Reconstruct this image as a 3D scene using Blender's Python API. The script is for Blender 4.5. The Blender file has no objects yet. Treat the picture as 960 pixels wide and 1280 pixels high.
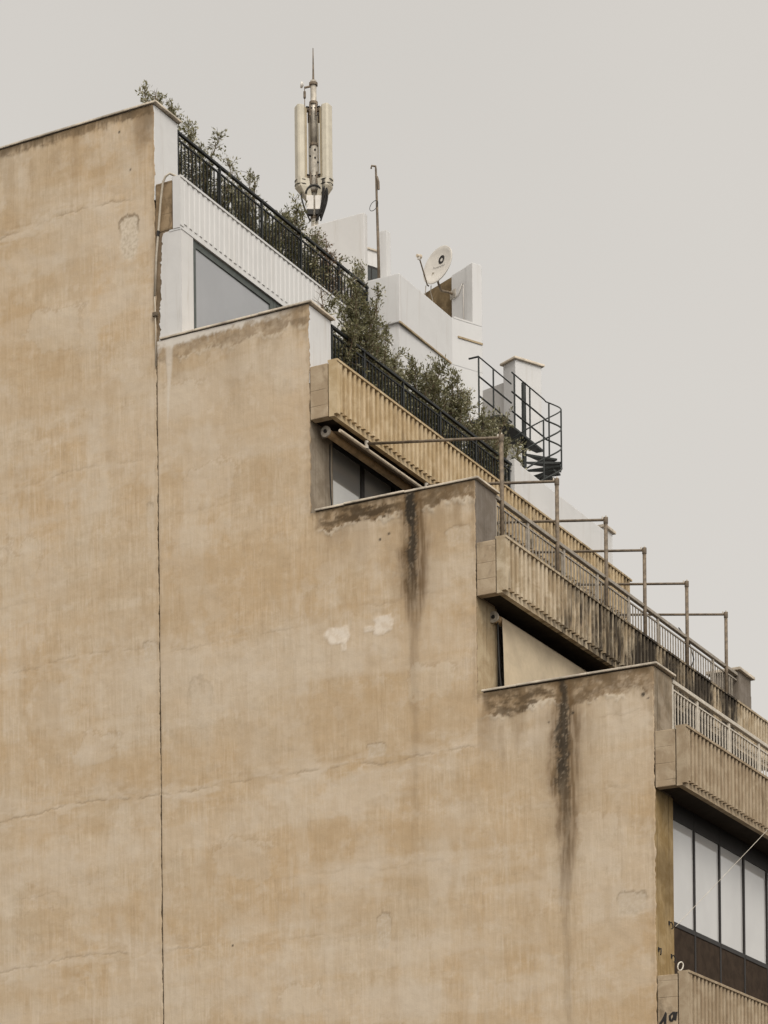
import bpy, bmesh, math, random
import numpy as np
from mathutils import Vector, Matrix
random.seed(7)
SC = bpy.context.scene
COL = SC.collection
PI = math.pi

# ------------------------------------------------------------------ node maths
class G:
    """small node-graph writer: sockets with arithmetic"""
    def __init__(s, name):
        s.m = bpy.data.materials.new(name); s.m.use_nodes = True
        s.t = s.m.node_tree; s.t.nodes.clear()
        s.out = s.t.nodes.new('ShaderNodeOutputMaterial')
        s.bsdf = s.t.nodes.new('ShaderNodeBsdfPrincipled')
        s.t.links.new(s.bsdf.outputs[0], s.out.inputs[0])
    def put(s, sock, v):
        if isinstance(v, S): s.t.links.new(v.k, sock)
        elif isinstance(v, (tuple, list)):
            sock.default_value = tuple(v) + (1.0,) if len(v) == 3 and sock.type == 'RGBA' else tuple(v)
        else: sock.default_value = v
    def node(s, kind, ins=(), out=0, **kw):
        n = s.t.nodes.new(kind)
        for k, v in kw.items(): setattr(n, k, v)
        for k, v in (ins.items() if isinstance(ins, dict) else enumerate(ins)):
            s.put(n.inputs[k], v)
        return S(s, n.outputs[out])
    def math(s, op, *a): return s.node('ShaderNodeMath', a, operation=op)
    def pos(s): return s.node('ShaderNodeNewGeometry')
    def obj(s): return s.node('ShaderNodeTexCoord', out=3)
    def rnd(s):
        n = s.t.nodes.new('ShaderNodeNewGeometry'); return S(s, n.outputs['Random Per Island'])
    def sep(s, v):
        n = s.t.nodes.new('ShaderNodeSeparateXYZ'); s.put(n.inputs[0], v)
        return [S(s, o) for o in n.outputs]
    def vec(s, x, y, z): return s.node('ShaderNodeCombineXYZ', (x, y, z))
    def scale(s, v, x, y, z): return s.node('ShaderNodeVectorMath', (v, (x, y, z)), operation='MULTIPLY')
    def noise(s, v, sc=1.0, det=4.0, rough=.55, dist=0.0):
        return s.node('ShaderNodeTexNoise', {'Vector': v, 'Scale': sc, 'Detail': det, 'Roughness': rough, 'Distortion': dist})
    def noise1(s, w, sc=1.0, det=3.0):
        return s.node('ShaderNodeTexNoise', {'W': w, 'Scale': sc, 'Detail': det}, noise_dimensions='1D')
    def vor(s, v, sc=1.0): return s.node('ShaderNodeTexVoronoi', {'Vector': v, 'Scale': sc})
    def ss(s, a, b, x):
        return s.node('ShaderNodeMapRange', {0: x, 1: a, 2: b, 3: 0.0, 4: 1.0}, interpolation_type='SMOOTHSTEP')
    def band(s, x, c, w, soft): return s.ss(w + soft, w, s.math('ABSOLUTE', x - c))
    def mix(s, f, a, b):
        n = s.t.nodes.new('ShaderNodeMix'); n.data_type = 'RGBA'
        s.put(n.inputs[0], f); s.put(n.inputs[6], a); s.put(n.inputs[7], b)
        return S(s, n.outputs[2])
    def curve(s, x, pts):
        """piecewise linear through (x, y) points"""
        r = pts[0][1]
        for (x0, y0), (x1, y1) in zip(pts, pts[1:]):
            if y1 == y0: continue
            r = s.node('ShaderNodeMapRange', {0: x, 1: x0, 2: x1, 3: 0.0, 4: y1 - y0}) + r
        return r
    def finish(s, col, rough=.85, bump=None, dist=.01, strength=.5, **kw):
        s.put(s.bsdf.inputs['Base Color'], col); s.put(s.bsdf.inputs['Roughness'], rough)
        s.bsdf.inputs['Specular IOR Level'].default_value = kw.pop('spec', .25)
        for k, v in kw.items(): s.put(s.bsdf.inputs[k], v)
        if bump is not None:
            n = s.t.nodes.new('ShaderNodeBump'); n.inputs['Strength'].default_value = strength
            n.inputs['Distance'].default_value = dist
            s.put(n.inputs['Height'], bump); s.t.links.new(n.outputs[0], s.bsdf.inputs['Normal'])
        return s.m
class S:
    def __init__(s, g, k): s.g = g; s.k = k
    def __add__(a, b): return a.g.math('ADD', a, b)
    __radd__ = __add__
    def __mul__(a, b): return a.g.math('MULTIPLY', a, b)
    __rmul__ = __mul__
    def __sub__(a, b): return a.g.math('SUBTRACT', a, b)
    def __rsub__(a, b): return a.g.math('SUBTRACT', b, a)
    def __truediv__(a, b): return a.g.math('DIVIDE', a, b)
    def inv(a): return 1.0 - a

# ------------------------------------------------------------------ measures (metres)
XE = [-5.66, -2.86, -.04, 2.78]            # front edge of the side wall, storey by storey
ZT = [22.84, 19.05, 15.825, 12.63]         # top of the side wall at each step
CT = [21.52, 18.035, 14.84, 11.645, 8.13]  # top of each balcony front
CB = [20.73, 17.2, 14.03, 10.815, 7.3]     # bottom of each balcony front
XB = XE + [2.78]
YF = 11.9                                  # far side of the building
OV = .48                                   # how far the balcony fronts stand out

# ------------------------------------------------------------------ materials
def plaster_material():
    """base tone of the render (nodes); stains, runs, seams and patches of this one wall come as the mesh attribute 'marks'"""
    g = G('side_wall_plaster'); p = g.pos(); x, y, z = g.sep(p)
    big = g.noise(p, .42, 5, .6, .3); mid = g.noise(p, 1.7, 6, .62, .6)
    big2 = g.noise(g.vec(x + 31.0, 3.0, z*1.5 + 9.0), .62, 5, .6, .4)
    streak = g.noise(g.vec(x*9.0, 0.0, z*.55), 1.0, 5, .62)
    brush = g.noise(g.vec(x*22.0, 0.0, z*1.7), 1.0, 7, .66, .45)
    trowel = g.noise(g.vec(x*3.6 + z*1.8, 0.0, z*5.2 - x*1.4), 1.0, 6, .66, 1.5)
    grain = g.noise(p, 75.0, 3, .7); fine = g.noise(p, 14.0, 6, .7, .3)
    lump = g.noise(g.vec(x*2.2, 0.0, z*5.0), 1.0, 5, .6, .8)
    c = g.mix(g.ss(.36, .66, big), (.515, .415, .295), (.53, .392, .245))
    c = g.mix(g.ss(.46, .72, big2)*.55, c, (.475, .33, .178))
    c = g.mix(g.ss(.48, .68, mid)*.5, c, (.575, .475, .35))
    c = g.mix(g.ss(.52, .75, streak)*.42, c, (.565, .455, .325))
    c = g.mix(g.ss(.50, .25, streak)*.40, c, (.395, .29, .182))
    c = g.mix(g.ss(.49, .64, brush)*.46, c, (.62, .51, .38))
    c = g.mix(g.ss(.48, .32, brush)*.40, c, (.36, .262, .165))
    c = g.mix(g.ss(.54, .66, trowel)*.26, c, (.62, .52, .40))
    c = g.mix(g.ss(.46, .34, trowel)*.22, c, (.40, .29, .18))
    c = g.mix(g.ss(.55, .70, lump)*.24, c, (.62, .52, .395))
    c = g.mix(g.ss(.45, .28, lump)*.26, c, (.375, .268, .16))
    c = g.mix(g.ss(.50, .75, fine)*.22, c, (.585, .485, .36))
    c = g.mix(g.ss(.48, .25, fine)*.25, c, (.34, .25, .16))
    n = g.t.nodes.new('ShaderNodeAttribute'); n.attribute_name = 'marks'
    c = g.mix(S(g, n.outputs['Alpha']), c, S(g, n.outputs['Color']))
    c = g.scale(c, .92, .915, .915)
    return g.finish(c, .92, fine*.4 + grain*.15 + mid*.4 + brush*.3, .016, .5, spec=.15)

# ---- numpy noise and the marks on the side wall
def perlin(u, v, seed=0):
    iu = np.floor(u).astype(np.int64); iv = np.floor(v).astype(np.int64); fu = u - iu; fv = v - iv
    def gr(i, j, du, dv):
        h = (i*374761393 + j*668265263 + seed*1274126177) & 0xFFFFFFFF
        h = ((h ^ (h >> 13))*1274126177) & 0xFFFFFFFF; h = h ^ (h >> 16)
        a = (h & 0xFFFF)*(2*math.pi/65536); return np.cos(a)*du + np.sin(a)*dv
    su = fu*fu*fu*(fu*(fu*6 - 15) + 10); sv = fv*fv*fv*(fv*(fv*6 - 15) + 10)
    a = gr(iu, iv, fu, fv); b = gr(iu + 1, iv, fu - 1, fv); c = gr(iu, iv + 1, fu, fv - 1); d = gr(iu + 1, iv + 1, fu - 1, fv - 1)
    return (a*(1 - su) + b*su)*(1 - sv) + (c*(1 - su) + d*su)*sv
def fbm(u, v, octs=4, rough=.6, seed=0):
    t = 0; amp = 1; tot = 0
    for o in range(octs):
        t = t + perlin(u*2**o + 17.3*o, v*2**o + 9.1*o, seed + o)*amp; tot += amp; amp *= rough
    return .5 + t/tot*.95
def sst(a, b, x):
    t = np.clip((x - a)/(b - a), 0, 1); return t*t*(3 - 2*t)
def wall_marks(x, z):
    """colour and cover of every mark at the points (x, z) of the wall, and the relief they give it"""
    n = len(x); rgb = np.zeros((n, 3)); al = np.zeros(n); ht = np.zeros(n)
    def over(m, col):
        nonlocal rgb, al
        m = np.clip(m, 0, 1); col = np.asarray(col, float)
        na = m + al*(1 - m)
        rgb = np.where(na[:, None] > 1e-6, (col*m[:, None] + rgb*(al*(1 - m))[:, None])/np.maximum(na, 1e-6)[:, None], rgb); al = na
    lev = (x > -5.655).astype(int) + (x > -2.861) + (x > -.041)
    ztop = np.array([22.79, 19.0, 15.775, 12.58])[lev]; d = ztop - z
    m0, m1, m2, m3 = [(lev == k).astype(float) for k in range(4)]
    pick = lambda *v: np.array(v)[lev]
    one = np.zeros(n)
    # broad washes: darker tea-coloured and paler chalky fields
    over(sst(.52, .68, fbm(x*.30, z*.55, 5, .6, 60))*.34, (.45, .315, .175))
    over(sst(.51, .66, fbm(x*.7 + 5, z*.9, 6, .66, 61))*.42, (.59, .50, .39))
    over(sst(.55, .66, fbm(x*1.1 + 9, z*.28, 5, .62, 62))*.30, (.60, .515, .405))
    over(sst(.57, .68, fbm(x*1.6 + 2, z*.4, 5, .62, 63))*.28, (.42, .30, .175))
    over(sst(.60, .70, fbm(x*2.5, z*2.5, 6, .7, 64))*.30, (.62, .53, .42))
    lift = fbm(x*.13, z*1.15, 4, .55, 72); over(sst(.51, .64, lift)*.30, (.60, .51, .40)); over(sst(.49, .36, lift)*.26, (.46, .33, .195))
    # pour seams
    wob = (fbm(x*.5, one, 3, .5, 1) - .5)*.26 + (fbm(x*5, one, 4, .7, 2) - .5)*.10
    for k, (zc, x0, x1, st) in enumerate(((21.39, -12.4, -5.95, 1.0), (17.2, -12.4, -5.7, .5), (14.19, -12.4, -5.7, .55), (14.05, -5.6, -2.9, .6), (14.22, -2.1, -.06, .6), (11.8, -12.4, .2, 1.0),
            (9.32, -12.4, -4.6, .85), (9.25, -4.4, -1.8, .5), (10.9, .8, 2.7, .45), (11.95, 1.7, 2.75, .55), (16.2, -5.6, -3.3, .35), (10.45, -9.7, -6.5, .4), (15.3, -9.7, -7.2, .35), (10.2, -3.6, -.6, .3))):
        dz = z - wob - zc; on = sst(x0 - .02, x0 + .3, x)*sst(x1 + .02, x1 - .4, x)
        gate = sst(.40, .52, fbm(x*1.1 + zc*3, one, 3, .6, 3))
        sm = np.clip(1 - np.abs(dz + .03)/.30, 0, 1)*on*sst(.48, .62, fbm(x*1.5 + zc, z*5, 5, .65, 4))*st
        dk = np.clip(1 - np.abs(dz - .12)/.25, 0, 1)*on*sst(.50, .64, fbm(x*1.3 + zc, z*4, 5, .65, 5))*st
        k_ = sst(.020, .005, np.abs(dz))*on*gate*st
        over(dk*.30, (.37, .265, .16)); over(sm*.50, (.62, .53, .42)); over(k_*pick(.45, .36, .36, .36), (.21, .15, .09)); ht += sm*.0015 - k_*.003
    # grime below the copings, its lower edge flaking away
    edge = fbm(x*1.4, one + 4, 5, .65, 7); flk = (fbm(x*8, z*8, 5, .7, 8) - .5)*.16
    hb = pick(.13, .30, .26, .32) + (edge - .45)*pick(.14, .34, .36, .40) + flk
    ramp = sst(-.02, .30, x - np.array([-99, -99, -2.86, -.04])[lev] + (fbm(x*4, z*4, 4, .7, 73) - .5)*.25)
    inb = sst(.02, -.02, d - hb)*ramp
    mott = fbm(x*5, z*6, 6, .68, 9)
    soft = ramp*sst(1.25, .1, d)*sst(.44, .66, fbm(x*2.4, z*.9, 5, .62, 10))
    over(soft*pick(.30, .35, .42, .50), (.27, .185, .10))
    over(inb*(.35 + .65*sst(.36, .58, mott))*pick(.45, .5, .88, .78), (.19, .125, .065))
    xs = [-10, -6.3, -6.1, -5.8, -5.66, -5.6, -3.3, -3.0, -2.86, -2.8, -1.9, -.9, -.5, -.05, 0, .8, 1.3, 1.9, 2.7]
    ys = [.30, .35, .8, .8, .8, .1, .25, .35, .4, .8, 1, .9, .35, .3, .7, .8, .8, .35, .3]
    over(inb*sst(.40, .57, fbm(x*2.2, z*6 + 5, 6, .72, 11))*np.interp(x, xs, ys)*.92, (.070, .047, .026))
    corner = sst(.45, .05, np.hypot((x + 5.78)*1.3, (z - 22.62)*.75) + (fbm(x*6, z*6, 5, .7, 30) - .5)*.3)*m0
    over(corner*.6, (.12, .085, .05))
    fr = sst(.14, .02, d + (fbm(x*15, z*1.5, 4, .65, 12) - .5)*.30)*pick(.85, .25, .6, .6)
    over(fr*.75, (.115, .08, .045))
    rim = sst(.042, .014, np.abs(d - hb - .012))*sst(.38, .52, fbm(x*2.4, z*2.4, 4, .6, 13))*pick(0, .6, .95, 1)*ramp
    over(rim*.8, (.63, .54, .42)); ht += inb*.004 + rim*.008
    # water runs
    nz = fbm(x*3, z*2.2, 5, .65, 14) - .5; spk = fbm(x*9 + fbm(x*3, z*3, 3, .6, 18)*5, z*7, 4, .85, 15)
    for cx, wp, dp, cpf in (
        (-1.10, ([0, .3, 1.2, 1.55, 1.9, 2.4, 4.2], [.16, .22, .24, .20, .11, .08, .06]), ([-.1, 0, 1.4, 1.75, 2.1, 3.8], [0, 1, 1, .75, .35, 0]), ([0, 1.0, 1.45, 1.8], [1.1, .95, .4, 0])),
        (1.36, ([0, .25, .45, .8, 1.15, 1.7, 2.6, 3.0, 3.6, 5.5], [.11, .13, .23, .28, .25, .20, .13, .10, .06, .06]), ([-.1, 0, .3, 2.0, 2.6, 2.9, 3.3, 5.4], [0, .75, .95, .9, .75, .5, .3, .14]), ([0, 1.3, 1.7, 2.3, 2.8], [.9, 1, .5, .25, 0]))):
        near = np.abs(x - cx) < .9
        u = x - cx - nz*.08 - (fbm(z*.9, one + cx, 2, .5, 16) - .5)*.10 - np.clip(d, 0, 1)*.02
        w = np.interp(d, *wp); r = np.abs(u)/w + nz*.9
        gate = .55 + .45*sst(.36, .56, fbm(x*20, z*1.4, 3, .65, 17))
        a = sst(1.35, .5, r)*np.interp(d, *dp)*near
        over(sst(2.8, 1.0, r)*np.interp(d, *dp)*near*.30, (.27, .19, .11))
        over(a*gate*.92, (.14, .088, .044))
        rc = np.abs(u + w*.15)/(w*.50) + (spk - .5)*1.5 + nz*1.2
        k_ = sst(1.1, .35, rc)*np.interp(d, *cpf)*near
        over(k_*.9, (.036, .029, .021)); over(k_*sst(.60, .74, fbm(x*14, z*11, 3, .9, 19))*.45, (.36, .29, .21)); ht += k_*spk*.004
    for cx, w, dt, ln, st in ((.35, .05, .5, .9, .35), (.62, .04, .55, .6, .3), (-.35, .10, .25, .5, .35), (-2.0, .15, .3, 1.0, .28), (-2.45, .3, .2, .8, .22), (.1, .2, .3, 1.0, .4), (-5.95, .14, .05, 1.1, .5), (-7.2, .1, .1, 1.3, .22), (-4.2, .2, .3, 1.6, .2), (-1.1, .06, 2, 5.5, .25)):
        over(sst(1.5, .2, np.abs(x - cx - nz*.14)/w)*sst(dt - .12, dt + .08, d)*sst(dt + ln, dt + ln*.2, d)*st, (.25, .17, .095))
    # filler patches, peeled and mended places
    pw = fbm(x*5, z*5, 5, .7, 20) - .5
    sq = lambda cx, cz, hx, hz: ((np.abs(x - cx)/hx)**4 + (np.abs(z - cz)/hz)**4)**.25
    for cx, cz, hx, hz, st in ((-2.41, 13.82, .20, .125, .95), (-1.62, 13.87, .155, .135, .9), (-1.86, 13.84, .09, .05, .7), (-2.3, 13.66, .05, .08, .6)):
        q = sq(cx, cz, hx, hz) + pw*.9
        over(sst(1.22, .78, q)*st*(.62 + .38*sst(.40, .56, fbm(x*9, z*9, 4, .7, 71))), (.72, .64, .54)); over(sst(.09, .02, np.abs(q - 1.1))*st*.3*sst(.2, -.6, (z - cz)/hz), (.33, .24, .15)); ht += sst(1.1, .95, q)*.003
    rough = fbm(x*18, z*18, 4, .75, 21)
    for cx, cz, hx, hz, st in ((-6.16, 20.77, .17, .33, 1.0), (2.42, 9.2, .22, .17, .6), (-1.66, 9.22, .12, .26, .55), (-5.82, 14.1, .14, .15, .55), (-1.75, 11.98, .16, .1, .55), (-.32, 15.0, .2, .14, .4), (-5.8, 16.2, .07, .25, .4), (-4.9, 13.0, .2, .5, .25)):
        q = sq(cx, cz, hx, hz) + pw*.7; ins = sst(1.05, .95, q); ring = sst(.13, .03, np.abs(q - 1.05)); v = (z - cz)/hz
        over(ins*.75*st, (.62, .545, .44) if st == 1.0 else (.50, .42, .32)); over(ins*sst(.45, .6, rough)*.6*st, (.44, .36, .26) if st == 1.0 else (.62, .54, .44))
        over(ring*sst(-.1, .9, v)*.75*st, (.20, .145, .09)); over(ring*sst(.3, -.8, v)*.5*st, (.58, .49, .38))
        ht += -ins*.006*st + ins*rough*.006*st
    for cx, cz, hx, hz, colr, st in ((-7.6, 19.6, .5, .35, (.60, .52, .41), .30), (-8.4, 15.6, .35, .7, (.58, .50, .39), .28), (-4.7, 16.6, .45, .28, (.60, .51, .40), .32), (-3.5, 15.0, .25, .5, (.45, .33, .20), .25), (-6.9, 12.7, .4, .25, (.60, .52, .42), .30), (-4.1, 10.6, .5, .3, (.58, .50, .40), .28), (-.8, 12.9, .35, .25, (.60, .52, .41), .30), (.9, 8.9, .4, .3, (.45, .33, .20), .22), (1.9, 10.2, .3, .4, (.60, .51, .40), .28), (-7.9, 10.0, .5, .2, (.44, .32, .19), .25), (-3.1, 8.3, .4, .25, (.60, .52, .41), .28), (-5.2, 18.1, .3, .2, (.60, .52, .41), .3)):
        q = sq(cx, cz, hx, hz) + (fbm(x*2.2, z*2.2, 6, .7, 70) - .5)*1.6
        over(sst(1.06, .90, q)*st, colr); over(sst(.10, .02, np.abs(q - 1.03))*sst(-.4, .8, (z - cz)/hz)*st*1.1, (.34, .245, .15)); ht += sst(1.04, .98, q)*.0015
    wl = np.interp(d, [0, .45, .7, 1.35], [.085, .06, .028, .012])
    over(sst(1.3, .5, np.abs(x + 5.42 + (d - .3)*.035 - nz*.03)/wl)*sst(1.5, 1.1, d)*m1*.8, (.61, .54, .45))
    over(m1*sst(.17, .06, d + (fbm(x*7, z*7, 4, .7, 22) - .5)*.22 + (x + 5.2)*.03)*sst(-2.9, -3.9, x)*.9, (.66, .615, .55))
    for cx, cz, r in ((-6.326, 22.511, .022), (-6.119, 21.857, .018), (-1.505, 15.226, .022), (-1.657, 15.167, .022), (2.614, 12.193, .030), (1.506, 12.084, .022), (-4.346, 9.256, .020), (1.12, 12.0, .018), (2.69, 12.13, .016)):
        over(sst(r*1.4, r*.6, np.hypot(x - cx, z - cz))*.9, (.03, .024, .018))
    e = np.array(XE)[lev] - x + 9.0*(z < np.array([18.9, 15.7, 12.5, 0])[lev])
    over(sst(.10, .0, e + (fbm(x*6, z*6, 5, .7, 23) - .5)*.2)*.4, (.30, .22, .14))
    over(sst(.07, .0, np.abs(x + 5.66) + (fbm(x*4, z*4, 5, .7, 24) - .5)*.12)*sst(.2, .6, d)*.4, (.33, .245, .15))
    ht += (fbm(x*.8, z*.8, 4, .6, 25) - .5)*.020 + (fbm(x*4, z*5, 4, .65, 26) - .5)*.006
    return np.concatenate([rgb, al[:, None]], 1), ht

def plaster_sheet(steps, x0, zb, mat, parent, seed, st=.021):
    """front face of the wall as a fine grid under the stepped outline [(right edge x, top z)], with a worn return along each free edge"""
    rng = random.Random(seed); xs_end = [q[0] for q in steps]
    nx = int((xs_end[-1] - x0)/st); zt = max(q[1] for q in steps)
    xs = np.linspace(x0, xs_end[-1], nx + 1)
    for e, _ in steps: xs[np.argmin(np.abs(xs - e))] = e
    zs = np.linspace(zb, zt, int((zt - zb)/st) + 1)
    for _, t in steps: zs[np.argmin(np.abs(zs - t))] = t
    Xg, Zg = np.meshgrid(xs, zs); nX, nZ = len(xs), len(zs)
    cx = .5*(xs[1:] + xs[:-1]); cz = .5*(zs[1:] + zs[:-1])
    top = np.zeros(len(cx)); left = 0
    prev = -1e9
    for e, t in steps:
        top[(cx > prev) & (cx < e)] = t; prev = e
    keep = cz[:, None] < top[None, :]
    jj, ii = np.nonzero(keep)
    idx = lambda j, i: j*nX + i
    quads = np.stack([idx(jj, ii), idx(jj, ii + 1), idx(jj + 1, ii + 1), idx(jj + 1, ii)], 1)
    used = np.unique(quads); remap = -np.ones(nX*nZ, np.int64); remap[used] = np.arange(len(used))
    quads = remap[quads]
    X = Xg.ravel()[used]; Z = Zg.ravel()[used]
    marks, ht = wall_marks(X - 1e-4, Z)
    Y = -ht; V = np.stack([X, Y, Z], 1)
    # worn vertical edges
    rows = []
    for k, (e, t) in enumerate(steps):
        lowz = steps[k + 1][1] if k + 1 < len(steps) else zb
        m = (np.abs(X - e) < 1e-6) & (Z <= t + 1e-6) & (Z >= lowz - 1e-6)
        w = np.nonzero(m)[0]; w = w[np.argsort(Z[w])]
        V[w, 0] += (fbm(Z[w]*4, Z[w]*0 + e, 4, .75, 40 + k) - .62)*.055
        V[w, 1] += .006
        rows.append(w)
    allV = [V]; allQ = [quads]; base = len(V)
    for w in rows:
        bk = V[w].copy(); bk[:, 1] = .05; bk[:, 0] -= .01
        n = len(w); new = np.arange(base, base + n); base += n
        allV.append(bk); allQ.append(np.stack([w[:-1], new[:-1], new[1:], w[1:]], 1))
        marks = np.concatenate([marks, np.tile([[.16, .115, .07, .85]], (n, 1))])  # shadow line along the edge put into the colour of the return
    V = np.concatenate(allV); Q = np.concatenate(allQ)
    me = bpy.data.meshes.new('side_wall')
    me.vertices.add(len(V)); me.vertices.foreach_set('co', (V - np.array(parent.location)).astype(np.float32).ravel())
    me.loops.add(len(Q)*4); me.loops.foreach_set('vertex_index', Q.astype(np.int32).ravel())
    me.polygons.add(len(Q)); me.polygons.foreach_set('loop_start', (np.arange(len(Q))*4).astype(np.int32))
    me.update(calc_edges=True)
    me.polygons.foreach_set('use_smooth', np.ones(len(Q), bool))
    at = me.attributes.new('marks', 'FLOAT_COLOR', 'POINT'); at.data.foreach_set('color', marks.astype(np.float32).ravel())
    me.materials.append(mat); me.update()
    o = bpy.data.objects.new('side_wall', me); COL.objects.link(o); o.parent = parent
    return o

def streaky(name, base, pale, dark, amt=.5, sx=14.0, sz=.7, top=None, black=0.0, rough=.9, bump=.5, board=False, scale=1.0):
    """weathered mineral surface: mottling, vertical rain streaks, fine grit"""
    g = G(name); p = g.pos(); x, y, z = g.sep(p)
    h = x*.7 + y
    st = g.noise(g.vec(h*sx, x*2.0, z*sz), 1.0, 5, .65, .2)
    mo = g.noise(p, 3.2*scale, 6, .65, .6); fi = g.noise(p, 30.0*scale, 5, .7)
    lo = g.noise(p, .9*scale, 4, .6)
    c = g.mix(g.ss(.38, .64, mo), base, pale)
    c = g.mix(g.ss(.50, .72, st)*amt, c, dark)
    c = g.mix(g.ss(.52, .74, lo)*amt*.6, c, dark)
    c = g.mix(g.ss(.55, .75, fi)*.35*amt, c, dark)
    c = g.mix(g.ss(.46, .30, fi)*.20, c, pale)
    height = fi*.5 + mo*.5 + st*.5
    if board:
        bl = g.math('ABSOLUTE', g.math('FRACT', z/.24 + (g.noise1(x, 1.0) - .5)*.15) - .5)
        ln = g.ss(.04, .0, bl)*g.ss(.35, .6, g.noise(p, 2.2, 3))
        c = g.mix(ln*.5, c, dark); height = height - ln*.8
    if black > 0:
        bk = g.noise(g.vec(h*15.0, x, z*.8 + 3.0), 1.0, 6, .7)
        c = g.mix(g.ss(.66 - black*.16, .80 - black*.16, bk)*.8, c, (.045, .036, .026))
    return g.finish(c, rough, height, .008, bump, spec=.15)

def panel_material(name, base, pale, dark, black):
    """cast balcony front, grimed from its top edge downwards and at the foot; `black` = [(y, strength)] along the front"""
    g = G(name); p = g.pos(); x, y, z = g.sep(p)
    st = g.noise(g.vec(y*11.0, 0.0, z*.9), 1.0, 5, .65, .2)
    bk = g.noise(g.vec(y*13.0, 2.0, z*1.3 + 3.0), 1.0, 6, .72, .5)
    mo = g.noise(p, 3.5, 6, .65, .6); fi = g.noise(p, 34.0, 5, .7)
    c = g.mix(g.ss(.38, .64, mo), base, pale)
    c = g.mix(g.ss(.52, .70, st)*.5, c, dark)
    c = g.mix(g.ss(.48, .30, st)*.35, c, pale)
    c = g.mix(g.ss(.55, .75, fi)*.3, c, dark)
    if black:
        b = g.curve(y, black)
        c = g.mix(g.ss(.30, .0, bk - b*.62 + .02)*g.ss(.0, .3, b), c, (.04, .032, .024))
    return g.finish(c, .92, fi*.5 + mo*.6 + st*.3, .008, .5, spec=.15)

def plain(name, col, rough=.6, var=.18, sc=8.0, metal=0.0, bump=.12, spec=.3, coords='obj'):
    g = G(name); p = g.pos() if coords == 'pos' else g.obj()
    n = g.noise(p, sc, 5, .65, .3); f = g.noise(p, sc*7, 3, .6)
    a = tuple(v*(1 - var) for v in col); b = tuple(min(1, v*(1 + var)) for v in col)
    c = g.mix(g.ss(.3, .7, n), a, b)
    c = g.mix(g.ss(.55, .75, f)*var, c, tuple(v*.55 for v in col))
    return g.finish(c, rough, f + n, .003, bump, spec=spec, Metallic=metal)

def white_material(name, base=(.575, .568, .558), dirt=.6):
    g = G(name); p = g.pos(); x, y, z = g.sep(p)
    h = x + y
    st = g.noise(g.vec(h*7.0, x*1.5, z*.5), 1.0, 5, .65); mo = g.noise(p, 2.0, 6, .65, .5); fi = g.noise(p, 40.0, 4, .7)
    chip = g.noise(p, 11.0, 6, .7)
    c = g.mix(g.ss(.4, .7, mo)*.5, base, tuple(v*.9 for v in base))
    c = g.mix(g.ss(.54, .76, st)*dirt, c, (.42, .385, .345))
    c = g.mix(g.ss(.70, .78, chip)*dirt*1.2, c, (.42, .36, .29))
    return g.finish(c, .8, fi*.4 + mo*.5 + chip*.3, .006, .45, spec=.2)

M = {}
M['plaster'] = plaster_material()
M['core'] = streaky('rough_brown_masonry', (.17, .125, .08), (.24, .18, .12), (.07, .05, .03), .6)
M['dark_gap'] = plain('dark_void', (.02, .017, .014), .9)
M['white'] = white_material('white_masonry_paint')
M['white_dirty'] = white_material('dirty_white_paint', (.575, .562, .545), .8)
M['white_ribbed'] = white_material('white_painted_ribs', (.58, .57, .555), .3)
M['coping'] = plain('cream_coping_paint', (.50, .435, .35), .9, .38, 2.2, coords='pos')
M['pier_grey'] = streaky('bare_grey_concrete', (.15, .125, .10), (.20, .172, .145), (.075, .06, .045), .6, 20.0, .25)
M['pier_tan'] = streaky('mossy_tan_concrete', (.22, .17, .115), (.31, .255, .19), (.07, .053, .033), .95, 9.0, .3)
M['cheek_tan'] = streaky('board_marked_concrete', (.33, .25, .165), (.42, .335, .235), (.13, .095, .058), .75, 4.0, 2.0, board=True)
M['cheek_brown'] = streaky('exposed_brown_concrete', (.20, .14, .08), (.30, .22, .135), (.07, .047, .028), .95, 5.0, 2.0, board=True)
M['column_grey'] = streaky('grey_rendered_column', (.19, .155, .115), (.26, .22, .17), (.09, .07, .05), .5, 16.0, .2)
M['column_tan'] = streaky('stained_tan_column', (.30, .225, .135), (.40, .32, .21), (.10, .075, .045), .8, 18.0, .25)
M['column_ochre'] = streaky('ochre_concrete_column', (.25, .17, .075), (.33, .24, .125), (.09, .058, .026), .9, 20.0, .2)
M['panel1'] = panel_material('golden_ribbed_concrete', (.40, .295, .168), (.50, .395, .255), (.17, .115, .06), [(0, .18), (4, .3), (6, .4), (8, .5), (12, .45)])
M['panel2'] = panel_material('black_streaked_ribbed_concrete', (.34, .262, .168), (.48, .40, .29), (.12, .085, .05), [(0, .2), (1.2, .3), (2.0, .5), (4.2, .66), (5.0, .66), (5.35, .86), (5.8, .88), (6.1, .58), (6.7, .80), (7.2, .62), (7.8, .80), (8.4, .86), (8.7, .5), (9.3, .76), (9.7, .86), (10.0, .4), (12, .4)])
M['panel3'] = panel_material('dusty_ribbed_concrete', (.285, .215, .14), (.37, .295, .205), (.11, .08, .048), [(0, .15), (12, .3)])
M['soffit'] = streaky('shade_darkened_soffit', (.026, .019, .013), (.038, .028, .020), (.014, .010, .007), .6)  # near-black base colour carries the shade under the balconies
M['rail_dark'] = plain('dark_green_black_paint', (.011, .0125, .012), .5, .3, 12.0)
M['rail_grey'] = plain('weathered_aluminium', (.28, .245, .20), .5, .2, 10.0)
M['rail_cream'] = plain('cream_railing_paint', (.50, .45, .375), .55, .15, 10.0)
M['pipe'] = plain('rusty_grey_pipe', (.15, .115, .08), .6, .4, 9.0)
M['frame_green'] = plain('grey_green_window_frame', (.075, .085, .078), .5, .15)
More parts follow.
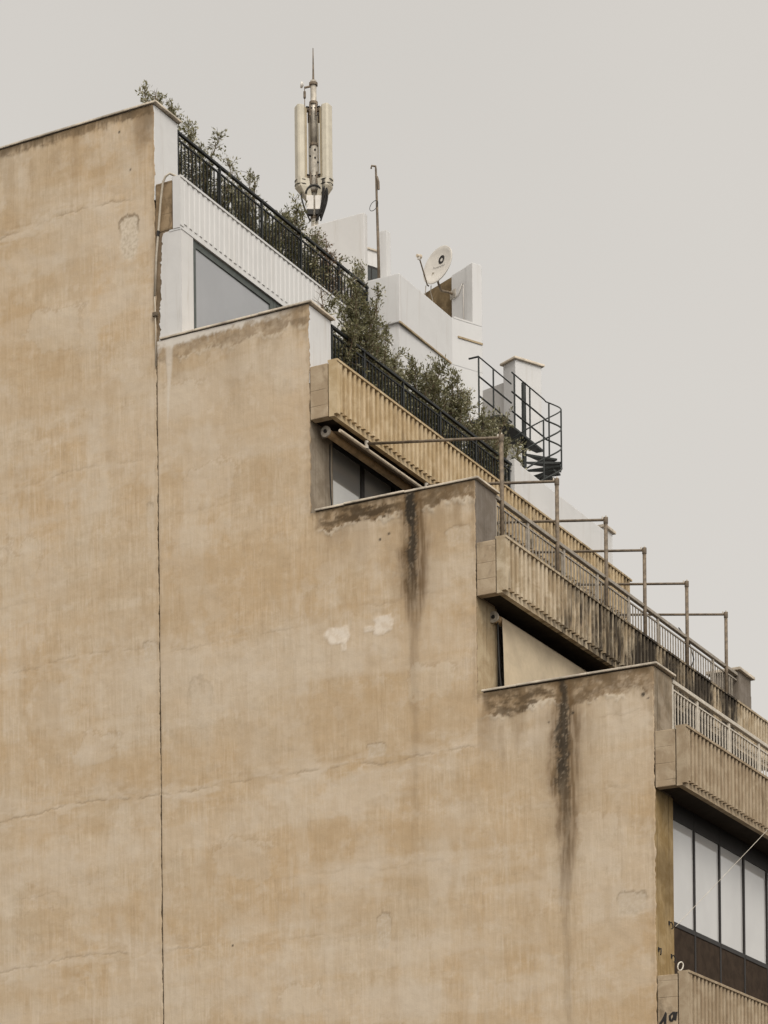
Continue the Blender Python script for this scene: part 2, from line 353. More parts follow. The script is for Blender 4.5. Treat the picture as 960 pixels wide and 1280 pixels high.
M['frame_dark'] = plain('dark_bronze_window_frame', (.018, .015, .013), .5, .2)
M['spandrel'] = plain('dark_brown_panel', (.042, .029, .020), .8, .25, 5.0, spec=.08)
def glass(name, base, metal=0.0):
    g = G(name); p = g.pos(); n = g.noise(p, 1.2, 3, .5); n2 = g.noise(p, .6, 2, .5)
    c = g.mix(g.ss(.35, .65, n), tuple(v*.93 for v in base), base)
    return g.finish(c, .04, n2, .004, .05, spec=.9, IOR=1.75, Metallic=metal)
M['glass'] = glass('window_glass_over_blind', (.53, .52, .505))
M['glass_dim'] = glass('window_glass_over_curtain', (.27, .26, .24))
M['glass_sky'] = glass('reflecting_window_glass', (.56, .55, .52), .6)
M['glass_grey'] = glass('window_glass_over_grey_blind', (.285, .29, .30))
M['canvas'] = plain('beige_awning_canvas', (.47, .385, .27), .85, .1, 3.0)
M['fabric_brown'] = plain('brown_awning_fabric', (.16, .115, .075), .85, .2, 4.0)
M['roller'] = plain('painted_tan_tube', (.36, .25, .14), .55, .25, 6.0)
M['roller_pale'] = plain('pale_metal_tube', (.50, .42, .32), .5, .2, 6.0)
M['cable'] = plain('black_cable', (.018, .016, .014), .6, .2)
M['hose'] = plain('grey_plastic_hose', (.40, .35, .28), .6, .15)
M['galv'] = plain('galvanised_steel', (.42, .38, .32), .45, .25, 9.0, .35)
M['antenna'] = plain('cream_antenna_shell', (.52, .475, .385), .55, .1, 4.0)
M['antenna_side'] = plain('tan_antenna_back', (.36, .30, .205), .6, .12, 4.0)
M['unit'] = plain('pale_grey_housing', (.60, .565, .52), .5, .1, 4.0)
M['dish'] = plain('dish_enamel', (.56, .525, .475), .5, .08, 3.0)
M['ink'] = plain('black_ink', (.02, .018, .017), .7, .2)
M['brownwall'] = streaky('mould_stained_render', (.115, .08, .042), (.20, .145, .08), (.03, .022, .014), .85, 3.0, 1.2)
M['ring'] = plain('off_white_rope', (.62, .58, .50), .8, .15)
M['floor'] = plain('terrace_screed', (.30, .26, .21), .9, .15, 3.0, coords='pos')
M['stem'] = plain('twig_bark', (.13, .095, .06), .9, .3, 12.0)
def leaf(name, a, b, c_):
    g = G(name); r = g.rnd()
    c = g.mix(g.ss(.0, .7, r), a, b); c = g.mix(g.ss(.78, .95, r), c, c_)
    m = g.finish(c, .5, spec=.35)
    # thin leaves let some light through
    tr = g.t.nodes.new('ShaderNodeBsdfTranslucent'); g.put(tr.inputs[0], g.mix(.5, c, (.20, .20, .06)))
    mx = g.t.nodes.new('ShaderNodeMixShader'); mx.inputs[0].default_value = .25
    g.t.links.new(g.bsdf.outputs[0], mx.inputs[1]); g.t.links.new(tr.outputs[0], mx.inputs[2]); g.t.links.new(mx.outputs[0], g.out.inputs[0])
    return m
M['leaf'] = leaf('olive_leaves', (.068, .066, .034), (.18, .17, .09), (.40, .37, .25))
M['leaf_pale'] = leaf('dusty_olive_leaves', (.095, .09, .048), (.23, .215, .125), (.46, .43, .31))
M['leaf_red'] = leaf('russet_leaves', (.10, .055, .032), (.17, .105, .065), (.27, .20, .13))

# ------------------------------------------------------------------ mesh building
class MB:
    def __init__(s): s.b = bmesh.new()
    def box(s, x0, x1, y0, y1, z0, z1):
        v = [s.b.verts.new(q) for q in ((x0,y0,z0),(x1,y0,z0),(x1,y1,z0),(x0,y1,z0),(x0,y0,z1),(x1,y0,z1),(x1,y1,z1),(x0,y1,z1))]
        for f in ((3,2,1,0),(4,5,6,7),(0,1,5,4),(1,2,6,5),(2,3,7,6),(3,0,4,7)): s.b.faces.new([v[i] for i in f])
        return s
    def prism(s, pts, vec):
        """polygon `pts` (3-D) pushed along `vec`"""
        vec = Vector(vec)
        a = [s.b.verts.new(q) for q in pts]; b = [s.b.verts.new(Vector(q) + vec) for q in pts]
        s.b.faces.new(a[::-1]); s.b.faces.new(b)
        for i in range(len(a)):
            j = (i + 1) % len(a); s.b.faces.new((a[i], a[j], b[j], b[i]))
        return s
    def obox(s, o, u, v, w):
        """box at corner o with edge vectors u, v, w"""
        o, u, v, w = Vector(o), Vector(u), Vector(v), Vector(w)
        return s.prism([o, o + u, o + u + v, o + v], w)
    def tube(s, pts, r, n=8, cap=True):
        pts = [Vector(q) for q in pts]; rs = r if isinstance(r, (list, tuple)) else [r]*len(pts)
        rings = []; ref = None
        for i, q in enumerate(pts):
            t = (pts[min(i + 1, len(pts) - 1)] - pts[max(i - 1, 0)]).normalized()
            if ref is None:
                ref = Vector((0, 0, 1)) if abs(t.z) < .9 else Vector((1, 0, 0))
            u = t.cross(ref).normalized(); w = t.cross(u).normalized(); ref = -w if w.dot(ref) < 0 else w
            u = t.cross(ref).normalized(); w = ref - t*ref.dot(t); w.normalize()
            rings.append([s.b.verts.new(q + (u*math.cos(a) + w*math.sin(a))*rs[i]) for a in (2*PI*k/n for k in range(n))])
        for A, B in zip(rings, rings[1:]):
            for k in range(n): s.b.faces.new((A[k], A[(k+1) % n], B[(k+1) % n], B[k]))
        if cap:
            s.b.faces.new(rings[0][::-1]); s.b.faces.new(rings[-1])
        return s
    def lathe(s, o, axis, prof, n=16):
        """profile [(distance along axis, radius)]"""
        o = Vector(o); axis = Vector(axis).normalized()
        u = axis.orthogonal().normalized(); w = axis.cross(u)
        rings = [[s.b.verts.new(o + axis*t + (u*math.cos(a) + w*math.sin(a))*max(r, 1e-4)) for a in (2*PI*k/n for k in range(n))] for t, r in prof]
        for A, B in zip(rings, rings[1:]):
            for k in range(n): s.b.faces.new((A[k], A[(k+1) % n], B[(k+1) % n], B[k]))
        s.b.faces.new(rings[0][::-1]); s.b.faces.new(rings[-1])
        return s
    def torus(s, o, axis, R, r, n=24, m=6, sx=1.0):
        axis = Vector(axis).normalized(); u = axis.orthogonal().normalized(); w = axis.cross(u)
        pts = [Vector(o) + u*R*math.cos(2*PI*k/n)*sx + w*R*math.sin(2*PI*k/n) for k in range(n + 1)]
        return s.tube(pts, r, m, False)
    def build(s, name, mat, parent=None, bevel=0.0, smooth=False):
        me = bpy.data.meshes.new(name)
        bmesh.ops.recalc_face_normals(s.b, faces=s.b.faces[:])
        if bevel:
            es = [e for e in s.b.edges if len(e.link_faces) == 2 and e.calc_face_angle(0) > .6]
            bmesh.ops.bevel(s.b, geom=es, offset=bevel, segments=2, profile=.6, affect='EDGES')
        s.b.to_mesh(me); s.b.free()
        if smooth:
            for q in me.polygons: q.use_smooth = True
        me.materials.append(mat)
        o = bpy.data.objects.new(name, me); COL.objects.link(o)
        if parent:
            o.parent = parent
            base = parent.location if parent.type == 'EMPTY' else (parent.parent.location if parent.parent else Vector((0, 0, 0)))
            me.transform(Matrix.Translation(-Vector(base)))
        return o
def tag(o, label, cat, group=None, kind=None):
    o['label'] = label; o['category'] = cat
    if group: o['group'] = group
    if kind: o['kind'] = kind
    return o
def thing(name, loc, label, cat, group=None):
    o = bpy.data.objects.new(name, None); COL.objects.link(o); o.location = loc; o.empty_display_size = .2
    return tag(o, label, cat, group)
def part(name, mesh, mat, parent):
    """another part over an existing mesh (shared data)"""
    o = bpy.data.objects.new(name, mesh); COL.objects.link(o); o.parent = parent
    return o
def wobble(a, b, step=.10, amp=.010):
    """points from a to b (x, z) with a slightly broken line"""
    n = max(1, int(math.hypot(b[0]-a[0], b[1]-a[1])/step))
    out = []
    for i in range(n):
        t = i/n; j = 0 if i == 0 else amp*random.choice((.2, .3, .5, .5, 1.0, 1.5))
        out.append((a[0] + (b[0]-a[0])*t + random.uniform(-j, j), a[1] + (b[1]-a[1])*t + random.uniform(-j, j)*.4))
    return out

# ------------------------------------------------------------------ ground
MB().box(-400, 400, -400, 400, -.5, 0).build('ground', plain('asphalt', (.055, .052, .049), .95, .2, 2.0, coords='pos')).__setitem__('kind', 'structure')
MB().box(2.95, 6.0, -60, 60, .004, .14).build('pavement', plain('paving_concrete', (.30, .28, .25), .9, .15, 3.0, coords='pos'), bevel=.02).__setitem__('kind', 'structure')

# ------------------------------------------------------------------ the stepped apartment building
B = thing('apartment_building', (0, 6, 0), 'tall stepped apartment building with a bare tan plaster side wall and ribbed concrete balconies', 'building')
def bp(mb, name, mat, **kw): return mb.build(name, mat, B, **kw)

# side wall: a plaster skin in two sheets with the open joint between them, rough masonry behind
plaster_sheet([(-5.66, 22.79)], -12.2, 6.6, M['plaster'], B, 1)
plaster_sheet([(-2.86, 19.0), (-.04, 15.775), (2.78, 12.58)], -5.642, 6.6, M['plaster'], B, 2)
for x0, x1, z0, z1 in ((-16, -12.2, 0, 22.79), (-12.2, -5.672, 0, 6.6), (-5.642, 2.78, 0, 6.6)):
    o = bp(MB().box(x0, x1 - .001, 0, .05, z0, z1 - .001), 'side_wall', M['plaster'])
    o.data.attributes.new('marks', 'FLOAT_COLOR', 'POINT').data.foreach_set('color', [0.0]*(4*len(o.data.vertices)))
cp = [(-16, 0), (2.765, 0), (2.765, 12.57), (-.055, 12.57), (-.055, 15.765), (-2.875, 15.765), (-2.875, 18.99), (-5.69, 18.99), (-5.69, 22.78), (-16, 22.78)]
bp(MB().prism([(x, .052, z) for x, z in cp], (0, .62, 0)), 'wall_core', M['core'])

# parapet ends and columns stand on the front end of that wall
pier_m = [M['white'], M['white'], M['pier_grey'], M['pier_tan']]
col_m = [None, M['column_grey'], M['column_tan'], M['column_ochre']]
for i in range(4):
    x = XE[i]
    bp(MB().box(x - .5, x - .004 + .008*(i > 1), .012, .70, CT[i] - .25, ZT[i] - .05), 'pier', pier_m[i], bevel=.012)
    if i:
        bp(MB().box(x - .5, x - .012, .014, .73, CT[i+1] - .4 if i == 3 else ZT[i] - 6.2, CB[i] + .02), 'column', col_m[i], bevel=.01)
# copings: thin slabs, each laid along its step with a drip over the pier
for i in range(4):
    x0 = -16 if i == 0 else XE[i-1] + .07; x1 = XE[i] + .075
    b = MB(); xa = x1 - .02; rng = random.Random(50 + i)
    while xa > x0 + .1:
        xb = max(x0, xa - rng.uniform(.85, 1.25)); dz = rng.uniform(-.006, .004); dy = rng.uniform(-.008, .004)
        b.box(xb + .005, xa, -.030 + dy, .742, ZT[i] - .032 + dz, ZT[i] + dz); xa = xb
    bp(b, 'coping', M['coping'], bevel=.009)

# balconies
def ribbed_panel(i, y0, y1, mat):
    x = XB[i]; b = MB(); zb, zt = CB[i], CT[i]; dp = .060 if i else .014
    b.box(x + .335, x + OV - dp, y0, y1, zb, zt)
    b.box(x + OV - dp, x + OV, y0, y0 + .10, zb + .035, zt - .001)         # plain end strip
    b.box(x + .32, x + OV + .012, y0 + .001, y1 - .001, zt, zt + .035)       # capping
    y = y0 + .115; rng = random.Random(i)
    while y < y1 - .09:
        rj = rng.uniform(-.006, .006)
        w = .078 if i else .10; s = .014; xa, xb = x + OV - dp - .001, x + OV + rng.uniform(-.002, .002)
        pts = [(xa, y), (xa, y + w), (xb - .012, y + w - .006), (xb, y + w - s - .006), (xb, y + s + .006), (xb - .012, y + .006)]
        b.prism([(px, py, zb + .085 + rj) for px, py in pts], (0, 0, zt - .001 - zb - .085 - rj))
        y += .1506
    return bp(b, 'balcony_front', mat)
pm = [M['white_ribbed'], M['panel1'], M['panel2'], M['panel3'], M['panel3']]
ends = [7.2, 11.72, YF, YF, YF]
for i in range(5):
    x = XB[i]
    ribbed_panel(i, .002, ends[i], pm[i])
    cm = [M['cheek_brown'], M['cheek_tan'], M['cheek_tan'], M['cheek_tan'], M['cheek_tan']][i]
    bp(MB().box(x + .006, x + .315, .004 + .014*(i == 0), .16, CB[i] + .012, CT[i] - .004), 'balcony_cheek', cm, bevel=.012)
    bp(MB().box(x + .30, x + .345, .05, .16, CB[i] + .02, CT[i] - .05), 'cheek_joint', M['dark_gap'])
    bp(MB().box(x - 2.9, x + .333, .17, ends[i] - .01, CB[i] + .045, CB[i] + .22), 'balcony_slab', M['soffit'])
    bp(MB().box(x - .01, x + .333, .17, ends[i] - .01, CB[i] + .221, CT[i] - .10), 'planter_bed', M['core'])
bp(MB().box(-16, -5.3, .68, YF, CB[0] + .223, CB[0] + .28), 'roof_deck', M['floor'])

# solid storeys behind the window walls
for i in range(5):
    x = XB[i] - .20 if i else -5.32
    z1 = CB[i] + .05; z0 = (CB[i+1] + .2) if i < 4 else 0
    bp(MB().box(-16, x, .68, YF - .02, z0, z1), 'storey_wall', M['core'] if i < 4 else M['panel3'])
# far party wall with its own end pillars
fw = [(-16, 0), (2.78, 0), (2.78, 12.3), (-.04, 12.3), (-.04, 15.52), (-2.86, 15.52), (-2.86, 18.3), (-5.66, 18.3), (-5.66, 20.9), (-16, 20.9)]
bp(MB().prism([(x, YF - .28, z) for x, z in fw], (0, .3, 0)), 'far_side_wall', M['pier_grey'])
bp(MB().box(-.60, -.03, 11.20, 11.88, CB[2], 15.83), 'far_pier', M['pier_grey'], bevel=.012)
bp(MB().box(-.66, .03, 11.13, 11.96, 15.83, 15.885), 'coping', M['coping'], bevel=.01)
bp(MB().box(2.2, 2.79, 11.20, 11.88, CB[3], 12.6), 'far_pier', M['pier_tan'], bevel=.012)
bp(MB().box(-3.40, -2.85, 11.50, 11.90, CB[1], 19.10), 'far_pier', M['white'], bevel=.012)
bp(MB().box(-3.45, -2.80, 11.44, 11.97, 19.10, 19.155), 'coping', M['coping'], bevel=.01)
# white solid parapet that carries the third-storey terrace on past the railing
bp(MB().box(-3.02, -2.84, 7.62, 11.498, CT[1] - .2, 19.035), 'terrace_parapet', M['white'], bevel=.012)
bp(MB().box(-3.06, -2.82, 7.36, 7.618, CT[1] - .2, 19.06), 'parapet_post', M['white_dirty'], bevel=.012)

# top storey: enclosed, its painted end wall and window come forward flush with the ribbed front
rag = [(-5.18, CT[1] - .4), (-5.18, CB[0] + .004)] + wobble((-5.2, CB[0] + .004), (-5.54, CB[0] - .03), .025, .028)[1:] \
      + wobble((-5.54, CB[0] - .06), (-5.60, 19.06), .03, .024)[1:] + [(-5.62, 18.95), (-5.62, CT[1] - .4)]
bp(MB().prism([(x, .016, z) for x, z in rag], (0, .35, 0)), 'end_wall', M['white_dirty'])
bp(MB().box(-5.68, -5.30, .03, .6, CT[1] - .4, CB[0] + .4), 'wall_core', M['core'])
bp(MB().box(-5.4, -5.17, .01, 7.2, CB[0] - .03, CB[0] - .0015), 'window_head', M['white'])
def window(x, y0, y1, z0, z1, fr, gl, f=.06, lower=None, mid=None, gname='pane', f_top=None):
    """frame (part) with its panes and lower panel (sub-parts), facing +x"""
    ft = f_top or f
    b = MB()
    b.box(x - .06, x - .012, y0, y0 + f, z0, z1); b.box(x - .06, x - .012, y1 - f, y1, z0, z1)
    b.box(x - .058, x - .014, y0 + f, y1 - f, z1 - ft, z1); b.box(x - .058, x - .014, y0 + f, y1 - f, z0, z0 + f)
    if mid: b.box(x - .058, x - .010, y0 + f, y1 - f, mid - .035, mid + .035)
    w = bp(b, 'window', fr, bevel=.004)
    zz = mid + .035 if mid else z0 + f
    tilt = random.uniform(-.004, .004)
    MB().prism([(x - .035 + tilt, y0 + f, zz), (x - .035 - tilt, y1 - f, zz), (x - .035 - tilt, y1 - f, z1 - ft), (x - .035 + tilt, y0 + f, z1 - ft)], (-.012, 0, 0)).build(gname, gl, w)
    if mid: MB().box(x - .05, x - .022, y0 + f, y1 - f, z0 + f, mid - .035).build('lower_panel', lower, w)
    return w
window(-5.19, .37, 2.92, CT[1] - .2, CB[0] - .032, M['frame_green'], M['glass_grey'], .11)
y = 2.93
while y < 7.0:
    window(-5.19, y, min(y + 1.25, 7.18), CT[1] - .2, CB[0] - .032, M['frame_green'], M['glass_dim'], .07); y += 1.26
for i, y0, pitch, zt in ((1, .86, 1.05, CB[1] + .04), (2, .78, 1.06, CB[2] + .04), (3, .77, 1.075, CB[3] + .04)):
    y = y0; k = 0
    while y + pitch < 11.2:
        x = XE[i] - .10
        if i == 3: window(x, y, y + pitch - .004, CT[4] - .08, zt, M['frame_dark'], M['glass'], .028, M['spandrel'], 9.05, f_top=.26)
        else: window(x, y, y + pitch - .004, CB[i+1] + .25, zt, M['frame_dark'], M['glass_dim'] if i == 2 else M['glass_sky'], .045 if i == 2 else .055, f_top=.10)
        y += pitch; k += 1

# ------------------------------------------------------------------ railings
def railing(i, y0, y1, mat, label, flat=True, pitch=.1115, post_at=(), hand=.028):
    x = XE[i] - .03; ztop = {0: 22.70, 1: 18.975, 2: 15.785, 3: 12.575}[i]
    zb = CT[i] - .12
    t = thing('railing', (x, y0, zb), label, 'railing', 'balcony railings')
    MB().box(x - (.026 if i < 2 else .035), x + (.026 if i < 2 else .035), y0, y1, ztop - hand*2, ztop).build('handrail', mat, t, bevel=.008)
    zl = ztop - .125
    MB().box(x - .014, x + .014, y0, y1, zl - .022, zl).build('lower_rail', mat, t)
    MB().box(x - .014, x + .014, y0, y1, zb + .10, zb + .122).build('bottom_rail', mat, t)
    bar = MB().box(x - .009, x + .009, y0 + .02, y0 + .038, zb + .123, zl - .023).build('baluster', mat, t)
    pw = .024 if i < 2 else .030
    pst = MB().box(x - .016, x + .016, y0, y0 + pw*2, zb, ztop - hand*2 - .001).build('post', mat, t)
    n = int((y1 - y0 - .05)/pitch); first = True
    posts = list(post_at)
    for k in range(1, n):
        yy = k*pitch
        if any(abs(yy + y0 + .03 - q - pw) < .055 for q in posts): continue
        c = bar.copy(); c.parent = t; c.location = bar.location + Vector((0, yy, 0)); COL.objects.link(c)
    for q in posts:
        c = pst.copy(); c.parent = t; c.location = pst.location + Vector((0, q - y0, 0)); COL.objects.link(c)
    return t
railing(0, .705, 7.19, M['rail_dark'], 'black iron railing along the white ribbed top balcony', post_at=[2.0, 3.36, 4.7, 6.06, 7.12], hand=.022)
railing(1, .735, 7.34, M['rail_dark'], 'black iron railing above the golden ribbed balcony, big shrubs leaning over it', post_at=[1.80, 3.15, 4.50, 5.88, 7.24], hand=.022)
railing(2, .71, 11.19, M['rail_grey'], 'grey metal railing running among the rusty pipe frames', pitch=.123, post_at=[1.88, 3.25, 4.60, 5.92, 7.25, 8.60, 9.93])
railing(3, .74, 11.19, M['rail_cream'], 'cream painted metal railing, lowest of the four balconies', pitch=.123, post_at=[1.75, 3.1, 4.45, 5.8, 7.15, 8.5, 9.85])

# ------------------------------------------------------------------ awnings and their pipe frames
def awning(y0, y1, x, z, label, drop):
    t = thing('awning', (x, y0, z), label, 'awning', 'roller awnings under the balconies')
    MB().tube([(x, y0, z), (x, y1, z)], .062, 14).build('roller_tube', M['roller'], t, smooth=False)
    e = MB().lathe((x, y0 - .03, z), (0, 1, 0), [(0, .03), (0, .085), (.028, .085)], 16).build('end_cap', M['galv'], t)
    MB().lathe((x, y0 - .045, z), (0, 1, 0), [(0, .03), (.02, .03)], 10).build('crank_eye', M['cable'], e)
    for yy in (y0 + .12, (y0 + y1)/2, y1 - .12):
        MB().box(x - .20, x - .05, yy - .02, yy + .02, z - .03, z + .045).build('bracket', M['galv'], t)
    return t
t = awning(.28, 10.9, XE[1] + .13, 17.10, 'brown roller awning with a pale front bar under the golden ribbed balcony', False)
xf, zf = -2.47, 17.06
MB().prism([(XE[1] + .13, .40, 17.155), (xf, .40, zf + .03), (xf, .40, zf + .022), (XE[1] + .13, .40, 17.147)], (0, 10.3, 0)).build('awning_fabric', M['fabric_brown'], t)
MB().tube([(xf, .245, zf), (xf, 10.9, zf)], .026, 10).build('front_bar', M['roller_pale'], t)
t = awning(.52, 6.9, XE[2] + .04, 13.86, 'beige canvas awning let down like a blind over the window above the black stained wall', True)
cv = MB(); n = 24
for a in range(n):
    ya, yb = .66 + 6.1*a/n, .66 + 6.1*(a + 1)/n
    f = lambda q: .012*math.sin(q*5.0)
    top = [(.0 + .067*math.cos(q), 13.86 + .067*math.sin(q)) for q in (2.2, 1.6, 1.0, .5, 0)] + [(.085, 13.4), (.115, 11.95)]
    for (xa, za), (xb, zb) in zip(top, top[1:]):
        ga = f(ya)*min(1, (13.95 - za)*1.5) if za < 13.9 else 0; gb = f(yb)*min(1, (13.95 - za)*1.5) if za < 13.9 else 0
        ha = f(ya)*min(1, (13.95 - zb)*1.5) if zb < 13.9 else 0; hb_ = f(yb)*min(1, (13.95 - zb)*1.5) if zb < 13.9 else 0
        cv.b.faces.new([cv.b.verts.new(q) for q in ((xa + ga, ya, za), (xa + gb, yb, za), (xb + hb_, yb, zb), (xb + ha, ya, zb))])
bmesh.ops.remove_doubles(cv.b, verts=cv.b.verts[:], dist=1e-4)
cv.build('canvas', M['canvas'], t)
MB().tube([(.12, .66, 11.95), (.12, 6.76, 11.95)], .022, 8).build('bottom_bar', M['galv'], t)
MB().tube([(.02, .60, 13.85), (.04, .60, 13.1), (.06, .63, 12.75), (.10, .45, 12.68), (.10, .46, 12.5), (.06, .6, 12.44)], .012, 6).build('crank_rod', M['cable'], t)

ords = ['nearest the grey pier, its bar crossing the golden balcony', 'second from the grey pier, below the white parapet', 'third from the grey pier, level with the white end pillar', 'fourth from the grey pier, rising just past the white end pillar', 'fifth from the grey pier, standing against the sky', 'nearest the far grey end pillar, shortest in the photo']
PY = [.90, 2.95, 4.92, 6.60, 8.58, 10.56]
def pipe_frame(y, label):
    t = thing('pipe_frame', (XE[2] + .01, y, CT[2] - .1), 'rusty pipe frame ' + label, 'pipe frame', 'pipe frames along the terrace')
    x = XE[2] + .01; z = 16.70
    MB().tube([(x, y, CT[2] - .1), (x, y, z + .02)], .032, 12).build('post', M['pipe'], t, smooth=True)
    MB().tube([(x + .03, y, z), (xf + .02, y + .17, 17.13)], .022, 10).build('crossbar', M['pipe'], t, smooth=True)
    j = MB().tube([(x, y, z - .055), (x, y, z + .045)], .039, 12).build('joint', M['pipe'], t)
    MB().tube([(x - .06, y + .005, z + .02), (x - .06, y + .005, z + .07)], .012, 6).build('bolt', M['galv'], j)
    MB().tube([(x + .005, y, z + .04), (x + .005, y, z + .075)], .012, 6).build('bolt', M['galv'], j)
    MB().tube([(xf + .02, y + .17, 17.05), (xf + .02, y + .17, 17.17)], .035, 10).build('clamp', M['galv'], t)
    MB().tube([(x, y - .055, z - .95), (x, y + .055, z - .95)], .011, 6).build('pin', M['galv'], t)
    return t
for y, l in zip(PY, ords): pipe_frame(y, l)

# ------------------------------------------------------------------ roof structures
Pd = Vector((.438, .899, 0)); Qd = Vector((-.899, .438, 0)); UP = Vector((0, 0, 1))
t = thing('penthouse', (-5.06, 9.4, CB[0] + .28), 'white penthouse block with a notched corner wall, behind the satellite dish', 'building')
b0 = Vector((-5.06, 9.40, 0)); b1 = b0 + Pd*.73; b2 = b1 + Qd*2.2
plan = [(-7.4, 7.24), (-5.06, 7.24), (b0.x, b0.y), (b1.x, b1.y), (b2.x, b2.y), (-7.4, 10.8)]
MB().prism([(x, y, 21.95) for x, y in plan], (0, 0, .89)).build('upper_block', M['white'], t, bevel=.012)
lo = [(-7.3, 7.29), (-5.10, 7.29), (b0.x - .003, b0.y + .006), (b1.x - .003, b1.y - .002), (b2.x, b2.y), (-7.3, 10.7)]
MB().prism([(x, y, CT[1] - .2) for x, y in lo], (0, 0, 21.95 - CT[1] + .199)).build('lower_block', M['white'], t)
MB().obox((-5.075, 7.235, 21.93), (.03, 0, 0), (0, 2.10, 0), (0, 0, .03)).build('drip_edge', M['column_tan'], t)
MB().obox(Vector((b0.x, b0.y, 22.49)) + Pd*.13 - Qd*.018, Pd*.60, Qd*.03, UP*.035).build('ledge', M['column_tan'], t)
MB().obox(Vector((b0.x, b0.y, 22.842)) + Pd*.04 - Qd*.004, Pd*.46, Qd*.10, UP*.035).build('sill', M['white_dirty'], t)
MB().obox(Vector((b0.x, b0.y, 22.843)) + Pd*.50, Pd*.232, Qd*.20, UP*1.187).build('corner_pier', M['white'], t, bevel=.012)
bw = Vector((b0.x, b0.y, 22.844)) + Pd*.515 + Qd*.2
MB().obox(bw, Pd*.20, Qd*.47, UP*1.18).build('rear_wall', M['white'], t)
MB().obox(bw + Qd*.472 + Pd*.03, Pd*.17, Qd*1.25, UP*1.178).build('rear_wall', M['brownwall'], t)['label'] = 'brown mould stained stretch of rear wall'
MB().obox(Vector((-5.99, 8.2, 22.842)), (.17, 0, 0), (0, .16, 0), UP*1.36).build('corner_post', M['white'], t, bevel=.01)

MB().tube([bw + Qd*.40 + UP*.70 - Pd*.012, bw + Qd*.25 + UP*.72 - Pd*.012, bw + Qd*.12 + UP*.90 - Pd*.012, bw + Qd*.09 + UP*.86 - Pd*.012, bw + Qd*.085 + UP*.02 - Pd*.012], .010, 6).build('cable', M['unit'], t, smooth=True)

t = thing('stairhead', (-7.2, 8.1, CB[0] + .28), 'pale stairhead wall with a dark window, right of the antenna mast foot', 'building')
MB().box(-9.6, -6.19, 8.0, 8.13, CB[0] + .28, 24.53).build('screen_wall', M['white_dirty'], t, bevel=.012)
o = Vector((-7.0, 9.0, CB[0] + .28)) - Pd*.4
MB().obox(o, Pd*1.12, Qd*1.2, UP*(24.52 - o.z)).build('front_wall', M['white_dirty'], t)
MB().obox(o - Qd*.03 + UP*(24.521 - o.z), Pd*1.13, Qd*1.24, UP*.03).build('roof_edge', M['coping'], t)
w = MB().obox(o - Qd*.02 + Pd*.60 + UP*1.9, Pd*.48, Qd*.06, UP*1.30).build('window', M['frame_dark'], t)
for k in range(2): MB().obox(o - Qd*.026 + Pd*(.63 + .22*k) + UP*1.95, Pd*.19, Qd*.02, UP*1.2).build('pane', plain('dim_glass', (.02, .024, .022), .1, .2, spec=.6), w)

t = thing('chimney', (-4.45, 11.2, CT[1] - .2), 'white rooftop chimney with a sloping shoulder wall, behind the spiral stair', 'chimney')
c0 = Vector((-4.486, 11.0, CT[1] - .2))
MB().obox(c0, Pd*.66, Qd*.38, UP*(22.52 - c0.z)).build('stack', M['white'], t, bevel=.012)
MB().obox(c0 - Pd*.05 - Qd*.05 + UP*(22.521 - c0.z), Pd*.76, Qd*.48, UP*.045).build('cap', M['coping'], t, bevel=.012)
MB().prism([c0 + Qd*.382 + Pd*.1, c0 + Qd*1.3 + Pd*.1, c0 + Qd*1.3 + Pd*.1 + UP*(22.33 - c0.z), c0 + Qd*.382 + Pd*.1 + UP*(22.24 - c0.z)], Pd*.18).build('shoulder_wall', M['white_dirty'], t)

# ------------------------------------------------------------------ spiral stair
SCN = Vector((-3.62, 9.5, 0)); YAW = .4878
RR = Vector((math.cos(YAW), math.sin(YAW), 0)); FF = Vector((-math.sin(YAW), math.cos(YAW), 0))
t = thing('spiral_staircase', (SCN.x, SCN.y, CT[1] - .5), 'black steel spiral staircase climbing to the roof beside the white penthouse', 'staircase')
M['stair'] = plain('dark_green_grey_steel', (.022, .025, .023), .5, .3, 9.0)
MB().tube([(SCN.x, SCN.y, CT[1] - .5), (SCN.x, SCN.y, 21.34)], .045, 14).build('centre_pole', M['stair'], t)
R0 = .70
def hel(deg, r=R0, z=0.0):
    """on the helix: handrail height is z = 0"""
    q = math.radians(deg); w = SCN + RR*math.cos(q)*r + FF*math.sin(q)*r
    return Vector((w.x, w.y, 20.84 + 2.6*deg/360 + z))
A0, A1 = -290, 50
H0 = 21.17; XL, XR = -3.84, -3.43; YL = 8.02
far_end = hel(A1)
for nm, dz, r in (('handrail', 0, .013), ('mid_rail', -.36, .016), ('mid_rail', -.72, .016)):
    h = [hel(A1 + (A0 - A1)*k/44, R0, dz) for k in range(45)]
    MB().tube([Vector((XR, YL + .55, H0 + dz)), Vector((XR, 9.4, H0 + dz)), Vector((XR, 10.0, H0 + dz))] + h, r, 8).build(nm, M['stair'], t, smooth=True)
    MB().tube([Vector((XL, YL, H0 + .17 + dz)), Vector((XL, 9.42, H0 + .17 + dz))], r, 8).build(nm, M['stair'], t)
MB().tube([hel(A1 + (A0 - A1)*k/44, R0, -1.10) for k in range(45)], .020, 6).build('stringer', M['stair'], t, smooth=True)
for yy, x, top, low in ((YL, XL, H0 + .17, 20.2), (8.64, XL, H0 + .17, 20.2), (8.68, XR, H0, 20.2), (9.36, XR, H0, 20.2)):
    MB().tube([(x, yy, low), (x, yy, top)], .017, 8).build('post', M['stair'], t)
for q in (44, 0, -62, -125, -190, -250): MB().tube([hel(q, R0, -1.10), hel(q)], .017, 8).build('post', M['stair'], t)
q = A1 - 14
